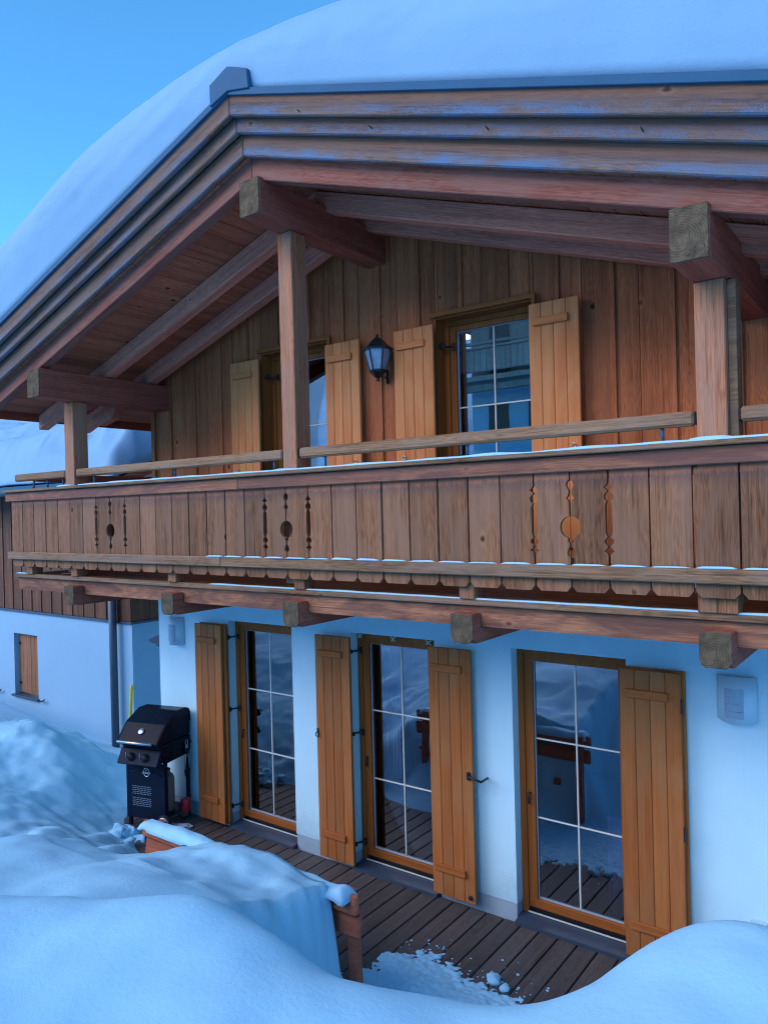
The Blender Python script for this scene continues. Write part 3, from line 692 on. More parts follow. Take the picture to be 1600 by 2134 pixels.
# fret profiles (depth below fascia, half width)
SIDE = [(.055,.004),(.075,.006),(.09,.014),(.10,.028),(.11,.014),(.122,.006),(.130,.013),(.142,.024),(.155,.027),(.168,.024),(.178,.013),(.184,.010),(.192,.016),(.207,.02),(.355,.02),(.375,.014),(.383,.008),(.389,.013),(.399,.024),(.409,.026),(.42,.024),(.43,.012),(.438,.008),(.452,.014),(.464,.03),(.474,.014),(.487,.007),(.50,.004)]
CEN = [(.048,.004),(.052,.012),(.062,.020),(.078,.024),(.092,.020),(.108,.010),(.124,.009),(.14,.013),(.155,.025),(.17,.013),(.185,.008),(.262,.006)]
CEN += [(.327-.066*math.cos(t), max(.006, .066*math.sin(t))) for t in [math.pi*k/14 for k in range(1, 14)]]
CEN += [(.397,.019),(.408,.018),(.42,.009),(.436,.008),(.45,.013),(.466,.022),(.479,.025),(.492,.021),(.502,.008),(.507,.004)]
def prof(i):
    if i % 10 in (7, 9): return SIDE
    if i % 10 == 8: return CEN
    return None
ZF = 3.531; ZB = 2.826
def board_outline(x0, x1, pl, pr):
    g = .005; ch = .032
    pts = [(x0+ch, ZB), (x1-ch, ZB), (x1-g, ZB+ch)]
    if pr: pts += [(x1-max(h, g), ZF-d) for d, h in reversed(pr)]
    pts += [(x1-g, 3.60), (x0+g, 3.60)]
    if pl: pts += [(x0+max(h, g), ZF-d) for d, h in pl]
    pts += [(x0+g, ZB+ch)]
    return pts
NB = 42
for i in range(NB):
    x0 = BX0+i*BW
    dy = random.uniform(-.003, .003)
    prism('board', board_outline(x0, x0+BW, prof(i), prof(i+1)), BY+dy, BY+.026+dy, 'board', balc, 0., .0025 if prof(i) is None and prof(i+1) is None else 0.)
XB1 = BX0+NB*BW
box('lower_rail', (-5.75, BY-.042, 2.905), (-2.32, BY-.004, 2.985), 'rail', balc, .006)
box('lower_rail', (-2.317, BY-.042, 2.905), (XB1, BY-.004, 2.985), 'rail', balc, .006)
box('cap_fascia', (-5.785, BY-.034, 3.528), (-2.10, BY-.005, 3.622), 'fascia', balc, .005)
box('cap_fascia', (-2.097, BY-.034, 3.528), (XB1, BY-.005, 3.622), 'fascia', balc, .005)
box('back_rail', (-5.72, BY+.032, 3.48), (XB1, BY+.075, 3.60), 'rail', balc, .005)
box('back_rail', (-5.72, BY+.032, 2.90), (XB1, BY+.075, 3.0), 'rail', balc, .005)
box('cap', (-5.81, -1.33, 3.624), (XB1, -1.02, 3.652), 'rail', balc, .005)
# side run of the railing along the left end
for k in range(14):
    y0 = -1.2+k*.229
    box('board', (-5.725, y0+.004, ZB), (-5.699, y0+.225, 3.60), 'board', balc, .003)
box('cap', (-5.81, -1.018, 3.624), (-5.55, 2.0, 3.652), 'rail', balc, .005)
box('side_rail', (-5.69, -1.0, 3.44), (-5.66, 2.0, 3.60), 'purl', balc)
box('hand_rail', (-5.72, -1.0, 3.75), (-5.65, 2.0, 3.83), 'purl', balc)
# handrail lengths with end rubbers and steel pins
for a, b_ in ((-5.87, -4.845), (-4.655, -1.745), (-1.565, 1.358), (1.590, 3.8)):
    h = box('hand_rail', (a, -1.145, 3.752), (b_, -1.075, 3.832), 'rail', balc, .014)
    box('end_rubber', (a-.008, -1.14, 3.757), (a-.0005, -1.08, 3.827), 'rubber', h, .001) if a > -4.7 else None
    box('end_rubber', (b_+.0005, -1.14, 3.757), (b_+.008, -1.08, 3.827), 'rubber', h, .001)
for xx in (-5.52, -5.24, -4.94, -4.37, -3.11, -1.86, -1.32, -.08, 1.18, 2.4):
    tube('pin', [(xx, -1.11, 3.65), (xx, -1.11, 3.753)], .010, 'tin', balc, 8)

# ---------------- snow on the balcony
def snow_strip(bm, x0, x1, yc, hw, z, h, seed, ends=True, n=None, seg=7):
    n = n or max(4, int((x1-x0)/.06)); rings = []
    for i in range(n+1):
        t = i/n; x = x0+(x1-x0)*t
        e = 1.
        if ends: e = min(1, min(t, 1-t)*n/1.2+.02)
        hh = max(.002, h*e*(.75+.6*mnoise.noise((x*3.1, seed, 0))))
        wv = hw*(.55+.45*e)*(1+.12*mnoise.noise((x*5, seed+3, 0)))
        rings.append([bm.verts.new((x, yc-wv*math.cos(math.pi*k/(seg-1)), z+hh*max(0, math.sin(math.pi*k/(seg-1)))**.6)) for k in range(seg)])
    for A, B in zip(rings, rings[1:]):
        for k in range(seg-1): bm.faces.new((A[k], A[k+1], B[k+1], B[k]))
        bm.faces.new((A[-1], A[0], B[0], B[-1]))
    bm.faces.new(rings[0]); bm.faces.new(rings[-1][::-1])
bm = bmesh.new(); snow_strip(bm, -4.4, XB1, -1.225, .098, 3.651, .024, 1., n=150)
for i in range(3): 
    a, b_, _ = POSTS[i]
    snow_strip(bm, a-.05, b_+.06, -1.19, .06, 3.655, .028, 5.+i, n=8)
tag(link('railing_snow', finish(bm, 'snow', True), Matrix()), 'thin strip of snow on the balcony rail cap', 'snow', kind='stuff')
bm = bmesh.new()
for i in range(14, NB):
    x0 = BX0+i*BW
    snow_strip(bm, x0+.012, x0+BW-.012, BY-.025, .017, 2.984, .010+.008*random.random(), i*1.7, n=8)
tag(link('ledge_snow', finish(bm, 'snow', True), Matrix()), 'small ribs of snow along the lower balcony rail', 'snow', kind='stuff')
bm = bmesh.new(); snow_strip(bm, -2.6, XB1, -1.185, .020, 2.741, .013, 9., n=110); snow_strip(bm, -5.80, -5.55, -1.17, .03, 2.741, .014, 2., n=8); snow_strip(bm, -5.2, -4.8, -1.0, .03, 2.741, .014, 3., n=8)
tag(link('floor_edge_snow', finish(bm, 'snow', True), Matrix()), 'thin white line of snow on the balcony floor edge', 'snow', kind='stuff')

# ---------------- snow on the roof
def roof_snow():
    # thickness profile over x, rounded front lip
    px = np.array([-6.25, -6.1, -5.8, -5.36, -4.5, -3.6, -2.9, -2.28, -1.83, -1.14, -.78, -.2, .4, 1.3, 2.5, 4., 5.2, 5.7, 5.85])
    pz = np.array([4.86, 5.45, 5.86, 6.09, 6.385, 6.665, 6.77, 6.82, 6.815, 6.77, 6.74, 6.62, 6.48, 6.24, 5.86, 5.35, 4.86, 4.4, 4.1])
    X = np.linspace(-6.25, 5.85, 240); top = np.interp(X, px, pz)
    for _ in range(6): top[1:-1] = (top[:-2]+2*top[1:-1]+top[2:])/4
    base = 6.392-K*np.abs(X-XR)
    base = np.minimum(base, top-.02)
    T = np.concatenate([np.linspace(0, 1, 26), [1.3, 1.8, 2.6, 4, 6, 8.5, 10.2, 10.6]])
    V = []
    for t in T:
        row = []
        for x, zt, zb in zip(X, top, base):
            if t <= 1:
                a = t*math.pi/2
                bulge = .03*math.sin(math.pi*min(1, t*1.5))
                y = -1.70 + .20*(1-math.cos(a))**1.3 - bulge
                z = zb+(zt-zb)*(math.sin(a)**.85)
            else:
                y = -1.50+(t-1); z = zt+.02*min(1, t-1)
                if t > 10: z = zb+(zt-zb)*(10.7-t)
            s = min(1, t*2)
            d = fbm(x*.9, y*1.3+z*1.1, 3., 3)*.055*s + .022*s*mnoise.noise((x*.7, (z-zb)*9., 11.)) + .012*s*mnoise.noise((x*5., z*14., 4.)) + abs(mnoise.noise((x*2.4+y, z*3.2, 7.)))*-.03*s
            row.append((x+d*.2, y+d*.8, z+d))
        V.append(row)
    ny, nx = len(V), len(X)
    verts = [v for r in V for v in r]; f = []
    for j in range(ny-1):
        for i in range(nx-1):
            a = j*nx+i; f.append((a, a+1, a+nx+1, a+nx))
    f.append(tuple(j*nx for j in range(ny)))
    f.append(tuple(j*nx+nx-1 for j in reversed(range(ny))))
    b0 = list(range(nx)); b1 = [(ny-1)*nx+i for i in range(nx)]
    for i in range(nx-1): f.append((b0[i+1], b0[i], b1[i], b1[i+1]))
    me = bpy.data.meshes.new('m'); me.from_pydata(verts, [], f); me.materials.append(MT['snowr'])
    me.polygons.foreach_set('use_smooth', [True]*len(me.polygons))
    o = link('roof_snow', me, Matrix()); tag(o, 'very thick smooth blanket of snow on the gable roof', 'snow', kind='stuff')
roof_snow()

# ================================================================== NEIGHBOURING WING ON THE LEFT
NX, NY, NZ = -7.575, 1.50, 1.70
nb = thing('neighbour_house', 'white rendered house with brown board cladding behind the barbecue at left', 'house', (-11, NY, 0))
wx0, wx1, wz0, wz1 = -11.13, -10.33, .17, 1.286
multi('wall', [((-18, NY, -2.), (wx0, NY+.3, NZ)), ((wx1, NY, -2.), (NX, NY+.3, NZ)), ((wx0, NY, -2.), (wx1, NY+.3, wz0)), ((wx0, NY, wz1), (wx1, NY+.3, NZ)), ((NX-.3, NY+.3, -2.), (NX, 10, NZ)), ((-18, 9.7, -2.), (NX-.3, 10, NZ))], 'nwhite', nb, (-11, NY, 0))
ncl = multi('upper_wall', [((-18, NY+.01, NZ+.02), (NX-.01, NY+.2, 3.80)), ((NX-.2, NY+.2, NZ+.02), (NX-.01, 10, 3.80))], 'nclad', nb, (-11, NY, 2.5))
multi('drip_strip', [((-18, NY-.035, NZ-.02), (NX+.035, NY+.009, NZ+.018)), ((NX-.009, NY+.009, NZ-.02), (NX+.035, 10, NZ+.018))], 'sill', nb, (-11, NY, NZ))
x = NX-.003; k = 0
while x > -15:
    wd = .32
    box('cladding_board', (x-wd+.003, NY-.012, NZ+.02), (x-.003, NY+.009, 3.78), 'nclad', ncl, .003)
    box('batten', (x-wd-.02, NY-.03, NZ+.02), (x-wd+.02, NY-.0125, 3.78), 'nclad', ncl, .003)
    x -= wd
for k in range(8):
    y = NY+.004+k*.32
    box('cladding_board', (NX-.009, y+.003, NZ+.02), (NX+.012, y+.317, 3.78), 'nclad', ncl, .003)
for x0, x1 in ((wx0+.004, (wx0+wx1)/2-.004), ((wx0+wx1)/2+.004, wx1-.004)):
    core = box('shutter', (x0, NY+.11, wz0+.03), (x1, NY+.13, wz1-.01), 'nshut', nb, .002)
    pw = (x1-x0)/3
    for i in range(3): box('plank', (x0+i*pw+.001, NY+.095, wz0+.03), (x0+(i+1)*pw-.001, NY+.1095, wz1-.01), 'nshut', core, .004)
    for z in (wz0+.2, wz1-.2):
        box('hinge', (x0-.002, NY+.085, z-.02), (x0+.07, NY+.0945, z+.02), 'black', core, .002) if x0 < -10.9 else None
box('window_sill', (wx0-.05, NY-.05, wz0-.025), (wx1+.03, NY+.12, wz0+.012), 'sill', nb)
for xx in (-11.62, -10.13):
    tube('hold_back', [(xx-.08, NY-.002, wz0-.01), (xx-.08, NY-.05, wz0-.01), (xx-.02, NY-.055, wz0+.01), (xx+.06, NY-.055, wz0+.025), (xx+.08, NY-.055, wz0+.05)], .012, 'black', nb, 6)
box('vent_cover', (-12.12, NY-.03, 1.22), (-11.88, NY-.001, 1.45), 'nwhite', nb)
tube('downpipe', [(-7.905, NY-.11, -1.9), (-7.905, NY-.11, 3.7)], .060, 'sill', nb, 14)
nroof = prism_x('roof', [(.85, 3.72), (.85, 3.86), (5.3, 5.6), (9.8, 3.86), (9.8, 3.72), (5.3, 5.46)], -18, NX+.6, 'soff', nb)
prism_x('gutter', [(.74, 3.76), (.74, 3.86), (.84, 3.86), (.84, 3.72), (.78, 3.72)], -18, NX+.55, 'tin', nb)
# its snow
xs2 = np.concatenate([np.linspace(-18, -12, 40)[:-1], np.linspace(-12, NX+.6, 150)]); ys2 = np.concatenate([np.linspace(.76, 5.4, 150), np.linspace(5.5, 9.8, 16)])
gx, gy = np.meshgrid(xs2, ys2)
hz = 3.84+.39*(np.clip(gy, .85, 5.3)-.85)-.39*np.clip(gy-5.3, 0, 9)
thick = .75*np.sqrt(np.clip(sstep(.74, 1.3, gy), 0, 1))*np.sqrt(np.clip(1-sstep(NX+.40, NX+.61, gx), 0, 1))+.02
zz = hz+thick
for j in range(len(ys2)):
    for i in range(len(xs2)):
        a, b_ = xs2[i], ys2[j]
        zz[j, i] += min(1, thick[j, i]/.5)*(fbm(a*.8, b_*1.2, 5., 4)*.12 - abs(mnoise.noise((a*1.3+2, b_*3.2, 3.)))*.20*(1 if a > -9.2 else .4))
bm = bmesh.new()
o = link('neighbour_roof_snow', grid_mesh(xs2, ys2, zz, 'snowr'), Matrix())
tag(o, 'wind-rippled snow on the roof of the house behind the balcony end', 'snow', kind='stuff')
md = o.modifiers.new('thick', 'SOLIDIFY'); md.thickness = .05; md.offset = -1

# ================================================================== OBJECTS
# ---------------- wall lamps: curved shell with four slots
def wall_lamp(x, z, lab):
    t = thing('wall_lamp', lab, 'wall lamp', (x, 0, z), 0, 'slotted wall lamps on the white wall')
    bm = bmesh.new(); n = 10; A = []; B = []
    for i in range(n+1):
        u = -1+2*i/n; yy = -.085*(1-u*u)-.012
        A.append((bm.verts.new((u*.125, yy, -.16+.012*abs(u))), bm.verts.new((u*.125, yy, .16-.012*abs(u)))))
    for i in range(n): bm.faces.new((A[i][0], A[i+1][0], A[i+1][1], A[i][1]))
    r = bmesh.ops.extrude_face_region(bm, geom=bm.faces[:])
    bmesh.ops.translate(bm, verts=[v for v in r['geom'] if isinstance(v, bmesh.types.BMVert)], vec=(0, .004, 0))
    link('shell', finish(bm, 'lamp', True), WM[t.name].copy(), t)
    multi('back_plate', [((-.11, -.010, -.15), (.11, -.001, .15))], 'lamp', t, (0, 0, 0), WM[t.name])
    for k in range(4):
        z0 = .075-k*.05
        bm = bmesh.new(); rows = []
        for i in range(7):
            u = -.52+.96*i/6; yy = -.085*(1-u*u)-.0165
            rows.append((bm.verts.new((u*.125, yy, z0-.045)), bm.verts.new((u*.125, yy, z0))))
        for i in range(6): bm.faces.new((rows[i][0], rows[i+1][0], rows[i+1][1], rows[i][1]))
        r = bmesh.ops.extrude_face_region(bm, geom=bm.faces[:])
        bmesh.ops.translate(bm, verts=[v for v in r['geom'] if isinstance(v, bmesh.types.BMVert)], vec=(0, -.003, 0))
        link('slot', finish(bm, 'lampd'), WM[t.name].copy(), t)
wall_lamp(-4.555, 2.035, 'pale wall lamp on the left corner above the barbecue')
wall_lamp(1.305, 2.015, 'pale wall lamp on the white wall right of the last glass door')

# ---------------- lantern
t = thing('wall_lantern', 'black hexagonal lantern hanging on the boards between two upper shutters', 'lantern', (-1.515, -.155, 4.46))
B_ = WM[t.name]
rot6 = Matrix.Rotation(math.pi/6, 4, 'Z')
lathe('roof', [(.135, .275), (.14, .285), (.085, .325), (.055, .36), (.03, .38), (.018, .385), (.012, .395), (.016, .402), (.010, .412), (.002, .416)], (0, 0, 0), 'lgreen', t, 6, B_, rot6, False)
lathe('bottom', [(.002, 0.), (.012, .004), (.016, .016), (.010, .028), (.030, .04), (.055, .065), (.075, .085), (.078, .10), (.070, .104)], (0, 0, 0), 'lgreen', t, 6, B_, rot6, False)
bm = bmesh.new()
for k in range(6):
    a = math.pi/6+k*math.pi/3
    tube_bm(bm, [(.072*math.cos(a), .072*math.sin(a), .10), (.118*math.cos(a), .118*math.sin(a), .277)], .007, 5)
link('cage', finish(bm, 'lgreen'), B_.copy(), t)
for k in range(6):
    a0 = math.pi/6+k*math.pi/3; a1 = a0+math.pi/3
    bm = bmesh.new()
    q = [(.068*math.cos(a0), .068*math.sin(a0), .104), (.068*math.cos(a1), .068*math.sin(a1), .104), (.112*math.cos(a1), .112*math.sin(a1), .275), (.112*math.cos(a0), .112*math.sin(a0), .275)]
    V = [bm.verts.new(v) for v in q]; bm.faces.new(V)
    r = bmesh.ops.extrude_face_region(bm, geom=bm.faces[:]); bmesh.ops.translate(bm, verts=[v for v in r['geom'] if isinstance(v, bmesh.types.BMVert)], vec=(-.003*math.cos(a0+.5), -.003*math.sin(a0+.5), 0))
    link('pane', finish(bm, 'lglass'), B_.copy(), t)
lathe('bulb', [(.012, .11), (.014, .15), (.028, .175), (.03, .20), (.02, .222), (.004, .23)], (0, 0, 0), plain('bulb_glass', (.75, .78, .8), .2), t, 12, B_)
tube('arm', [(0, .10, .05), (0, .135, .05), (0, .14, .0), (0, .135, .12)], .012, 'lgreen', t, 6, B_)

# ---------------- socket on the wall
t = thing('wall_socket', 'small pale socket box low on the wall behind the snowdrift', 'socket', (1.41, 0, .50))
multi('box', [((-.05, -.04, -.05), (.05, -.001, .05))], 'lamp', t, (0, 0, 0), WM[t.name]); multi('lid', [((-.042, -.05, -.035), (.042, -.041, .03))], 'clip', t, (0, 0, 0), WM[t.name])

# ---------------- barbecue
BQ = (-4.52, -.33, .0); BR = math.radians(15.5)
t = thing('barbecue', 'black gas barbecue with closed hood on wheels at the deck end', 'barbecue', BQ, BR); B_ = WM[t.name]
HW = .25
box('front_panel', (-HW, -.225, .10), (HW, -.205, .70), 'bbqm', t, .004, None, B_)
box('side_panel', (-HW+.001, -.204, .12), (-HW+.016, .215, .70), 'bbqm', t, .003, None, B_)
box('shelf', (-HW+.018, -.203, .115), (HW, .21, .135), 'bbqm', t, .003, None, B_)
for sx, sy, z0, z1 in ((-HW+.001, -.204, 0, .099), (-HW+.001, .18, 0, .119), (HW-.036, .19, .06, .80), (HW-.034, -.203, .06, .72)):
    box('leg', (sx, sy, z0), (sx+.035, sy+.035, z1), 'bbqm', t, .003, None, B_)
for yy in (-.175, .17):
    Rm = Matrix.Rotation(math.pi/2, 4, 'X')
    wl = lathe('wheel', [(.030, -.012), (.075, -.016), (.082, -.010), (.082, .010), (.075, .016), (.030, .012)], (HW+.02-.04, yy-.045, .082), 'rubber', t, 20, B_, Rm)
    lathe('hub_cap', [(.062, -.002), (.062, .006), (.056, .009), (.02, .006), (.014, .014), (.002, .015)], (HW-.02, yy-.062, .082), 'steel', wl, 16, B_, Rm)
# perforations as pale discs, snow light through the holes put into their colour; emblem, arch
bm = bmesh.new()
for blk in range(2):
    for r_ in range(5):
        for c_ in range(13):
            xx = -.165+c_*.019+(r_ % 2)*.006; zz_ = .44-blk*.125-r_*.02
            bmesh.ops.create_circle(bm, cap_ends=True, segments=6, radius=.0052, matrix=Matrix.Translation((xx, -.2262, zz_)) @ Matrix.Rotation(math.pi/2, 4, 'X'))
tag(link('perforation', finish(bm, plain('perforation_light', (.30, .42, .55), .6)), B_.copy(), t), kind='stuff')
bm = bmesh.new()
tube_bm(bm, [(.02+.036*math.cos(a), -.228, .60+.045*math.sin(a)) for a in [2*math.pi*k/20 for k in range(21)]], .004, 5)
box_bm(bm, (-.032, -.233, .585), (.072, -.2265, .604)); bmesh.ops.create_icosphere(bm, subdivisions=1, radius=.008, matrix=Matrix.Translation((.02, -.229, .622)))
link('emblem', finish(bm, 'steel'), B_.copy(), t)
tube('panel_arch', [(-.22+.44*k/12, -.227, .575+.045*math.sin(math.pi*k/12)) for k in range(13)], .004, 'bbq', t, 5, B_)
# firebox, control panel, knobs
prism_x('firebox', [(-.26, .74), (-.26, .90), (.235, .90), (.235, .74), (.20, .70), (-.2, .70)], -HW-.005, HW+.005, 'bbq', t, B_, .006)
cp = prism_x('control_panel', [(-.265, .85), (-.275, .86), (-.355, .715), (-.33, .70), (-.262, .72)], -HW-.01, HW+.0, 'bbqm', t, B_, .004)
for xx in (-.10, .08):
    Rm = Matrix.Rotation(math.radians(62), 4, 'X')
    kn_ = lathe('knob', [(.044, 0), (.044, .012), (.036, .018), (.033, .04), (.002, .042)], (xx, -.318, .785), 'black', cp, 16, B_, Rm)
for xx in (-.125, .055): box('knob_pointer', (xx-.004, -.375, .79), (xx+.004, -.355, .845), 'steel', cp, .002, None, B_)
box('drip_tray', (-.14, -.235, .672), (.05, -.20, .695), 'steel', t, .003, None, B_)
# hood: side profile with rounded back, glossy
hood_prof = [(-.33, .905), (-.355, .93), (-.345, .955), (-.19, 1.12), (.02, 1.215), (.16, 1.215), (.215, 1.195), (.24, 1.15), (.245, 1.06), (.245, .905)]
hd = prism_x('hood', hood_prof, -HW+.0, HW-.0, 'bbq', t, B_, .008)
for sx in (-HW-.008, HW+.001):
    prism_x('hood_rim', [(a, b_) for a, b_ in hood_prof[:9]]+[(.23, 1.05), (.225, 1.14), (.205, 1.182), (.158, 1.20), (.02, 1.20), (-.18, 1.107), (-.33, .95), (-.335, .93)], sx, sx+.007, 'bbqm', t, B_)
tube('handle', [(-HW+.03, -.385, .955), (HW-.03, -.385, .955)], .016, 'steel', hd, 12, B_)
for xx in (-HW+.05, HW-.05): tube('handle_bracket', [(xx, -.35, .95), (xx, -.385, .955)], .010, 'black', hd, 6, B_)
Rm = Matrix.Translation((.0, -.265, 1.045)) @ Matrix.Rotation(math.radians(45), 4, 'X')
lathe('thermometer', [(.036, 0), (.036, .008), (.030, .012), (.002, .012)], (0, 0, 0), 'steel', hd, 20, B_ @ Rm)
box('hook_bar', (HW+.001, .12, .80), (HW+.012, .24, .83), 'bbqm', t, .002, None, B_)
# gas bottle, red canister, tongs: things of their own
def on_bbq(p): return tuple(B_ @ Vector(p))
lp = on_bbq((.09, -.03, .136))
g = thing('gas_bottle', 'grey-beige gas bottle standing on the barbecue shelf', 'gas bottle', lp); Bg = WM[g.name]
lathe('body', [(.10, 0), (.108, .02), (.112, .05), (.112, .33), (.10, .375), (.06, .405), (.03, .412)], (0, 0, 0), 'gas', g, 20, Bg)
lathe('collar', [(.07, .40), (.072, .44), (.066, .442), (.064, .405)], (0, 0, 0), 'gas', g, 16, Bg)
tube('valve', [(.0, 0, .41), (0, 0, .46), (.04, -.02, .46)], .012, 'black', g, 6, Bg)
rp = on_bbq((.27, .10, .10))
rc = lathe('red_canister', [(.002, 0), (.052, 0), (.054, .01), (.054, .12), (.046, .136), (.02, .142), (.002, .142)], rp, 'red', None, 18)
tag(rc, 'small red plastic canister beside the gas bottle', 'canister')
tg = thing('tongs', 'steel barbecue tongs hanging from the right side of the barbecue', 'tongs', on_bbq((HW+.03, .13, .815))); Bt = WM[tg.name] @ Matrix.Rotation(BR, 4, 'Z')
for s in (-1, 1):
    tube('arm', [(0, s*.008, 0), (0, s*.014, -.06), (.004, s*.03, -.16), (.002, s*.042, -.28)], [.007, .009, .008, .006], 'steel', tg, 6, Bt)
    tube('grip', [(0, s*.011, -.035), (0, s*.020, -.10)], .011, 'black', tg, 6, Bt)
    tube('tip', [(.002, s*.042, -.27), (.002, s*.036, -.34)], [.008, .006], 'black', tg, 6, Bt)
tube('ring', [(.0, .022*math.sin(a), .022+.03*math.cos(a)) for a in [2*math.pi*k/12 for k in range(13)]], .003, 'steel', tg, 5, Bt)
# yellow pole by the downpipe
yp = tube('yellow_pole', [(-7.68, 1.37, -1.5), (-7.535, 1.44, .73), (-7.532, 1.44, .77)], [.023, .023, .015], 'yellow', None, 10)
tag(yp, 'yellow pole leaning by the downpipe behind the barbecue', 'pole')
# crumpled bag on the deck
bm = bmesh.new(); bmesh.ops.create_icosphere(bm, subdivisions=4, radius=1.)
for v in bm.verts:
    d = 1+.45*mnoise.noise(v.co*1.8)+.25*mnoise.noise(v.co*4.5)
    v.co = Vector((v.co.x*.15*d, v.co.y*.075*d, max(-.01, v.co.z*.035*d)+.012))
o = link('plastic_bag', finish(bm, 'bag', False), Matrix.Translation((-4.16, -.36, 0)) @ Matrix.Rotation(.5, 4, 'Z')); tag(o, 'crumpled pale bag lying on the deck in front of the barbecue', 'bag')

# ---------------- garden bench, back to the viewer
bn = thing('garden_bench', 'reddish-brown wooden bench half buried in the snowbank, back to the viewer', 'bench', (-1.63, -1.72, 0)); B_ = WM[bn.name]
L0, L1 = -1.10, 1.08
box('back_board', (L0, -.10, .79), (L1, -.055, .915), 'bench', bn, .018, Matrix.Rotation(-.14, 4, 'X'), B_)
box('back_board', (L0, -.075, .635), (L1, -.03, .782), 'bench', bn, .018, Matrix.Rotation(-.14, 4, 'X'), B_)
for xx in (L0+.16, L1-.10):
    prism_x('leg', [(-.03, .62), (-.05, .92), (-.005, .92), (.03, .62), (.05, -.0), (-.02, -.0)], xx-.035, xx+.035, 'bench', bn, B_, .005)
    x2 = xx if xx < 0 else xx-.28
    prism_x('leg', [(-.46, .42), (-.39, .42), (-.40, 0), (-.48, 0)], x2-.035, x2+.035, 'bench', bn, B_, .005)
    box('seat_bearer', (x2-.034, -.46, .36), (x2+.034, -.04, .42), 'bench', bn, .004, None, B_)
for k in range(3): box('seat_board', (L0, -.48+k*.135, .422), (L1-.32, -.355+k*.135, .46), 'bench', bn, .01, None, B_)
# snow on bench top and seat
def drift(name, x0, x1, y0, y1, zb, h, seed, lab, res=.02, edge=.05, rag=.5):
    xs_ = np.arange(x0, x1+res, res); ys_ = np.arange(y0, y1+res, res)
    Zd = np.zeros((len(ys_), len(xs_)))
    for j, yy in enumerate(ys_):
        for i, xx in enumerate(xs_):
            e = min(xx-x0, x1-xx, yy-y0, y1-yy)/edge
            e = max(0, min(1, e+.35*mnoise.noise((xx*7, yy*7, seed))))
            Zd[j, i] = zb(xx, yy)-.03+(h*(1+rag*fbm(xx*4, yy*4, seed, 3))+.03)*math.sqrt(e)
    o = link(name, grid_mesh(xs_, ys_, Zd, 'snow'), Matrix())
    md = o.modifiers.new('thick', 'SOLIDIFY'); md.thickness = .015; md.offset = -1
    return tag(o, lab, 'snow', kind='stuff')
drift('bench_snow', -2.68, -.60, -1.90, -1.745, lambda x, y: .912, .04, 3., 'lumpy ridge of snow along the top of the bench back', .018, .05)
#drift('seat_snow', -2.7, -.56, -1.66, -1.28, lambda x, y: .46, .22, 8., 'snow heaped on the bench seat', .03, .12)

# ---------------- snow scattered on the deck
def deck_snow():
    res = .011
    xs_ = np.arange(-1.0, 1.35, res); ys_ = np.arange(-2.2, -.60, res)
    Zd = np.full((len(ys_), len(xs_)), -.02)
    for j, yy in enumerate(ys_):
        for i, xx in enumerate(xs_):
            a = -(yy+.84+.07*math.sin(xx*2.2+.6)+.03*xx)/.17       # deeper away from the wall
            n1 = fbm(xx*5., yy*5., 2., 5); n2 = mnoise.noise((xx*26, yy*26, 4.))
            edge = min(1, (xx+1.0)/.3)
            v = min(a, 1.6)*.8+n1*.7+n2*.45-.05 - max(0, (xx-.6)*1.8) - (1-edge)*.8
            if v > 0: Zd[j, i] = min(.05, .003+.026*v)+.005*n2
    o = link('deck_snow', grid_mesh(xs_, ys_, Zd, 'snow'), Matrix())
    return tag(o, 'patchy dusting of snow on the dark deck near the bench end', 'snow', kind='stuff')
deck_snow()
bm = bmesh.new()
for k in range(150):
    if k < 10: x, y, r_ = random.uniform(-.9, .7), random.uniform(-1.0, -.72), random.uniform(.012, .028)
    else: x, y, r_ = random.uniform(-.95, 1.0), random.gauss(-.82, .14), random.uniform(.003, .010)
    if y > -.2: continue
    bmesh.ops.create_icosphere(bm, subdivisions=2 if r_ > .011 else 1, radius=r_, matrix=Matrix.Translation((x, y, r_*.45)) @ Matrix.Diagonal((1+random.random()*.6, 1, .75, 1)))
for k in range(26):
    x, y, r_ = random.uniform(-3.3, -2.2), random.uniform(-.9, -.25), random.uniform(.003, .008)
    bmesh.ops.create_icosphere(bm, subdivisions=1, radius=r_, matrix=Matrix.Translation((x, y, r_*.4)))
for v in bm.verts: v.co += Vector((mnoise.noise(v.co*60), mnoise.noise(v.co*60+Vector((5, 0, 0))), 0))*.006
tag(link('snow_crumbs', finish(bm, 'snow', True), Matrix()), 'loose crumbs of snow scattered over the deck planks', 'snow', kind='stuff')
for k, (x, y, r_, l_) in enumerate(((-.16, -.80, .045, 'largest lump of snow lying on the deck planks'), (-.05, -.83, .03, 'smaller snow lump beside the largest one on the deck'))):
    bm = bmesh.new(); bmesh.ops.create_icosphere(bm, subdivisions=3, radius=r_)
    for v in bm.verts: v.co *= 1+.75*mnoise.noise(v.co*22+Vector((k*9, 0, 0)))+.3*mnoise.noise(v.co*70); v.co.z *= .7
    tag(link('snow_lump', finish(bm, 'snow', True), Matrix.Translation((x, y, r_*.6))), l_, 'snow lump', 'snow lumps on the deck')
bm = bmesh.new()
for k in range(7):
    bmesh.ops.create_icosphere(bm, subdivisions=3, radius=random.uniform(.04, .09), matrix=Matrix.Translation((-4.38+random.uniform(-.15, .2), -.86+random.uniform(-.12, .10), .03+random.uniform(-.03, .04))))
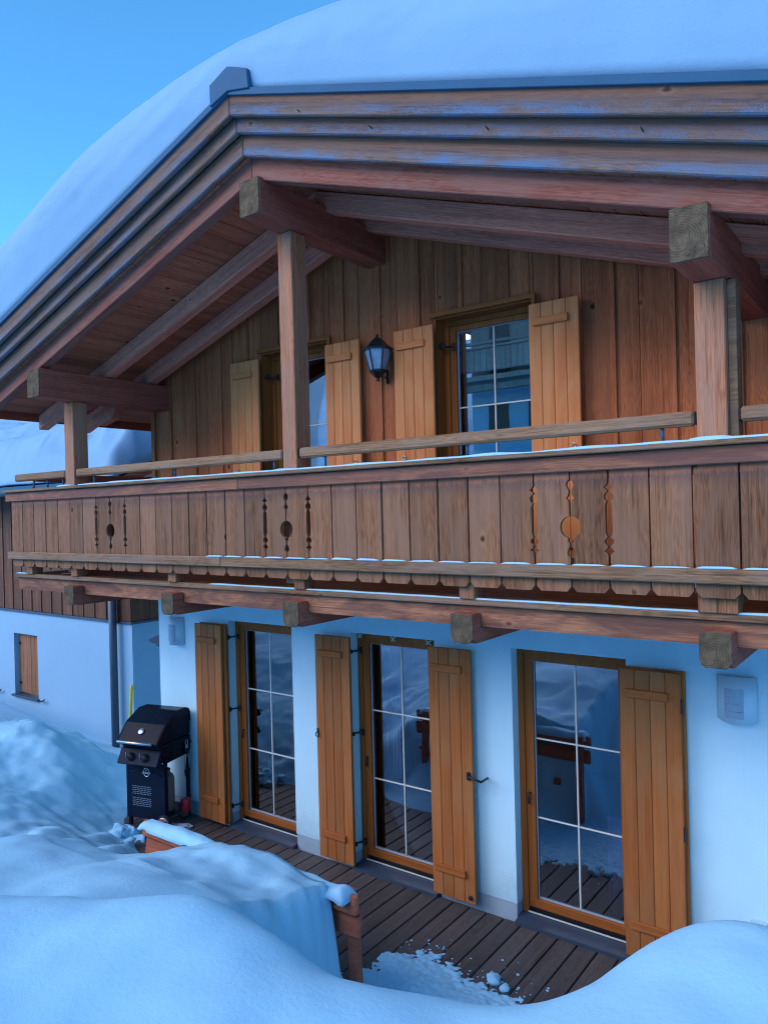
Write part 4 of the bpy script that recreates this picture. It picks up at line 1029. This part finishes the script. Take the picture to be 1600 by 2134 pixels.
for v in bm.verts: v.co += Vector((mnoise.noise(v.co*14), mnoise.noise(v.co*14+Vector((5, 0, 0))), mnoise.noise(v.co*14+Vector((0, 7, 0)))))*.06
tag(link('snow_clods', finish(bm, 'snow', True), Matrix()), 'shovelled clods of snow at the foot of the barbecue', 'snow', kind='stuff')

# ================================================================== CHALET ACROSS THE WAY (seen in the upper glass)
oc = thing('opposite_chalet', 'pale chalet with long boarded balcony mirrored in the upper glass door', 'house', (-7, -19, 5.9)); 
multi('wall', [((-11.7, -27, 3.5), (-2, -19, 7.9))], 'nwhite', oc, (-7, -19, 5))
uw = multi('upper_wall', [((-11.7, -27, 7.92), (-2, -19.0, 10.9))], 'owood', oc, (-7, -19, 9))
prism('roof', [(-13.2, 10.5), (-13.2, 10.8), (-6.85, 12.9), (-.5, 10.8), (-.5, 10.5), (-6.85, 12.6)], -28, -17.2, 'soff', oc)
o = prism('roof_snow', [(-13.3, 10.81), (-13.1, 11.3), (-6.85, 13.5), (-.6, 11.3), (-.4, 10.81), (-6.85, 12.92)], -28, -17.25, 'snowr', None, 0., .15)
tag(o, 'snow slab on the roof of the chalet across the way', 'snow', kind='stuff')
ob = multi('balcony', [((-12.2, -19, 7.80), (-1.6, -17.55, 7.98))], 'owood', oc, (-7, -18, 7.9))
for k in range(44):
    x = -12.2+k*.24
    box('board', (x+.008, -17.56, 8.12), (x+.232, -17.53, 8.88), 'owood', ob, .0)
box('cap', (-12.25, -17.62, 8.89), (-1.55, -17.42, 8.95), 'owood', ob); box('rail', (-12.25, -17.6, 9.05), (-1.55, -17.5, 9.15), 'owood', ob)
box('beam', (-12.2, -17.9, 7.45), (-1.6, -17.65, 7.66), 'owood', oc)
for x in (-11, -9.4, -7.2, -5): 
    box('door', (x, -18.99, 6.0), (x+.8, -18.95, 7.15), 'dark', oc); box('window', (x+.1, -18.99, 8.3), (x+.9, -18.95, 10.1), 'dark', oc)
for x in (-11.6, -6.9, -2.3): box('post', (x, -17.8, 7.98), (x+.2, -17.6, 10.6), 'raft', oc)
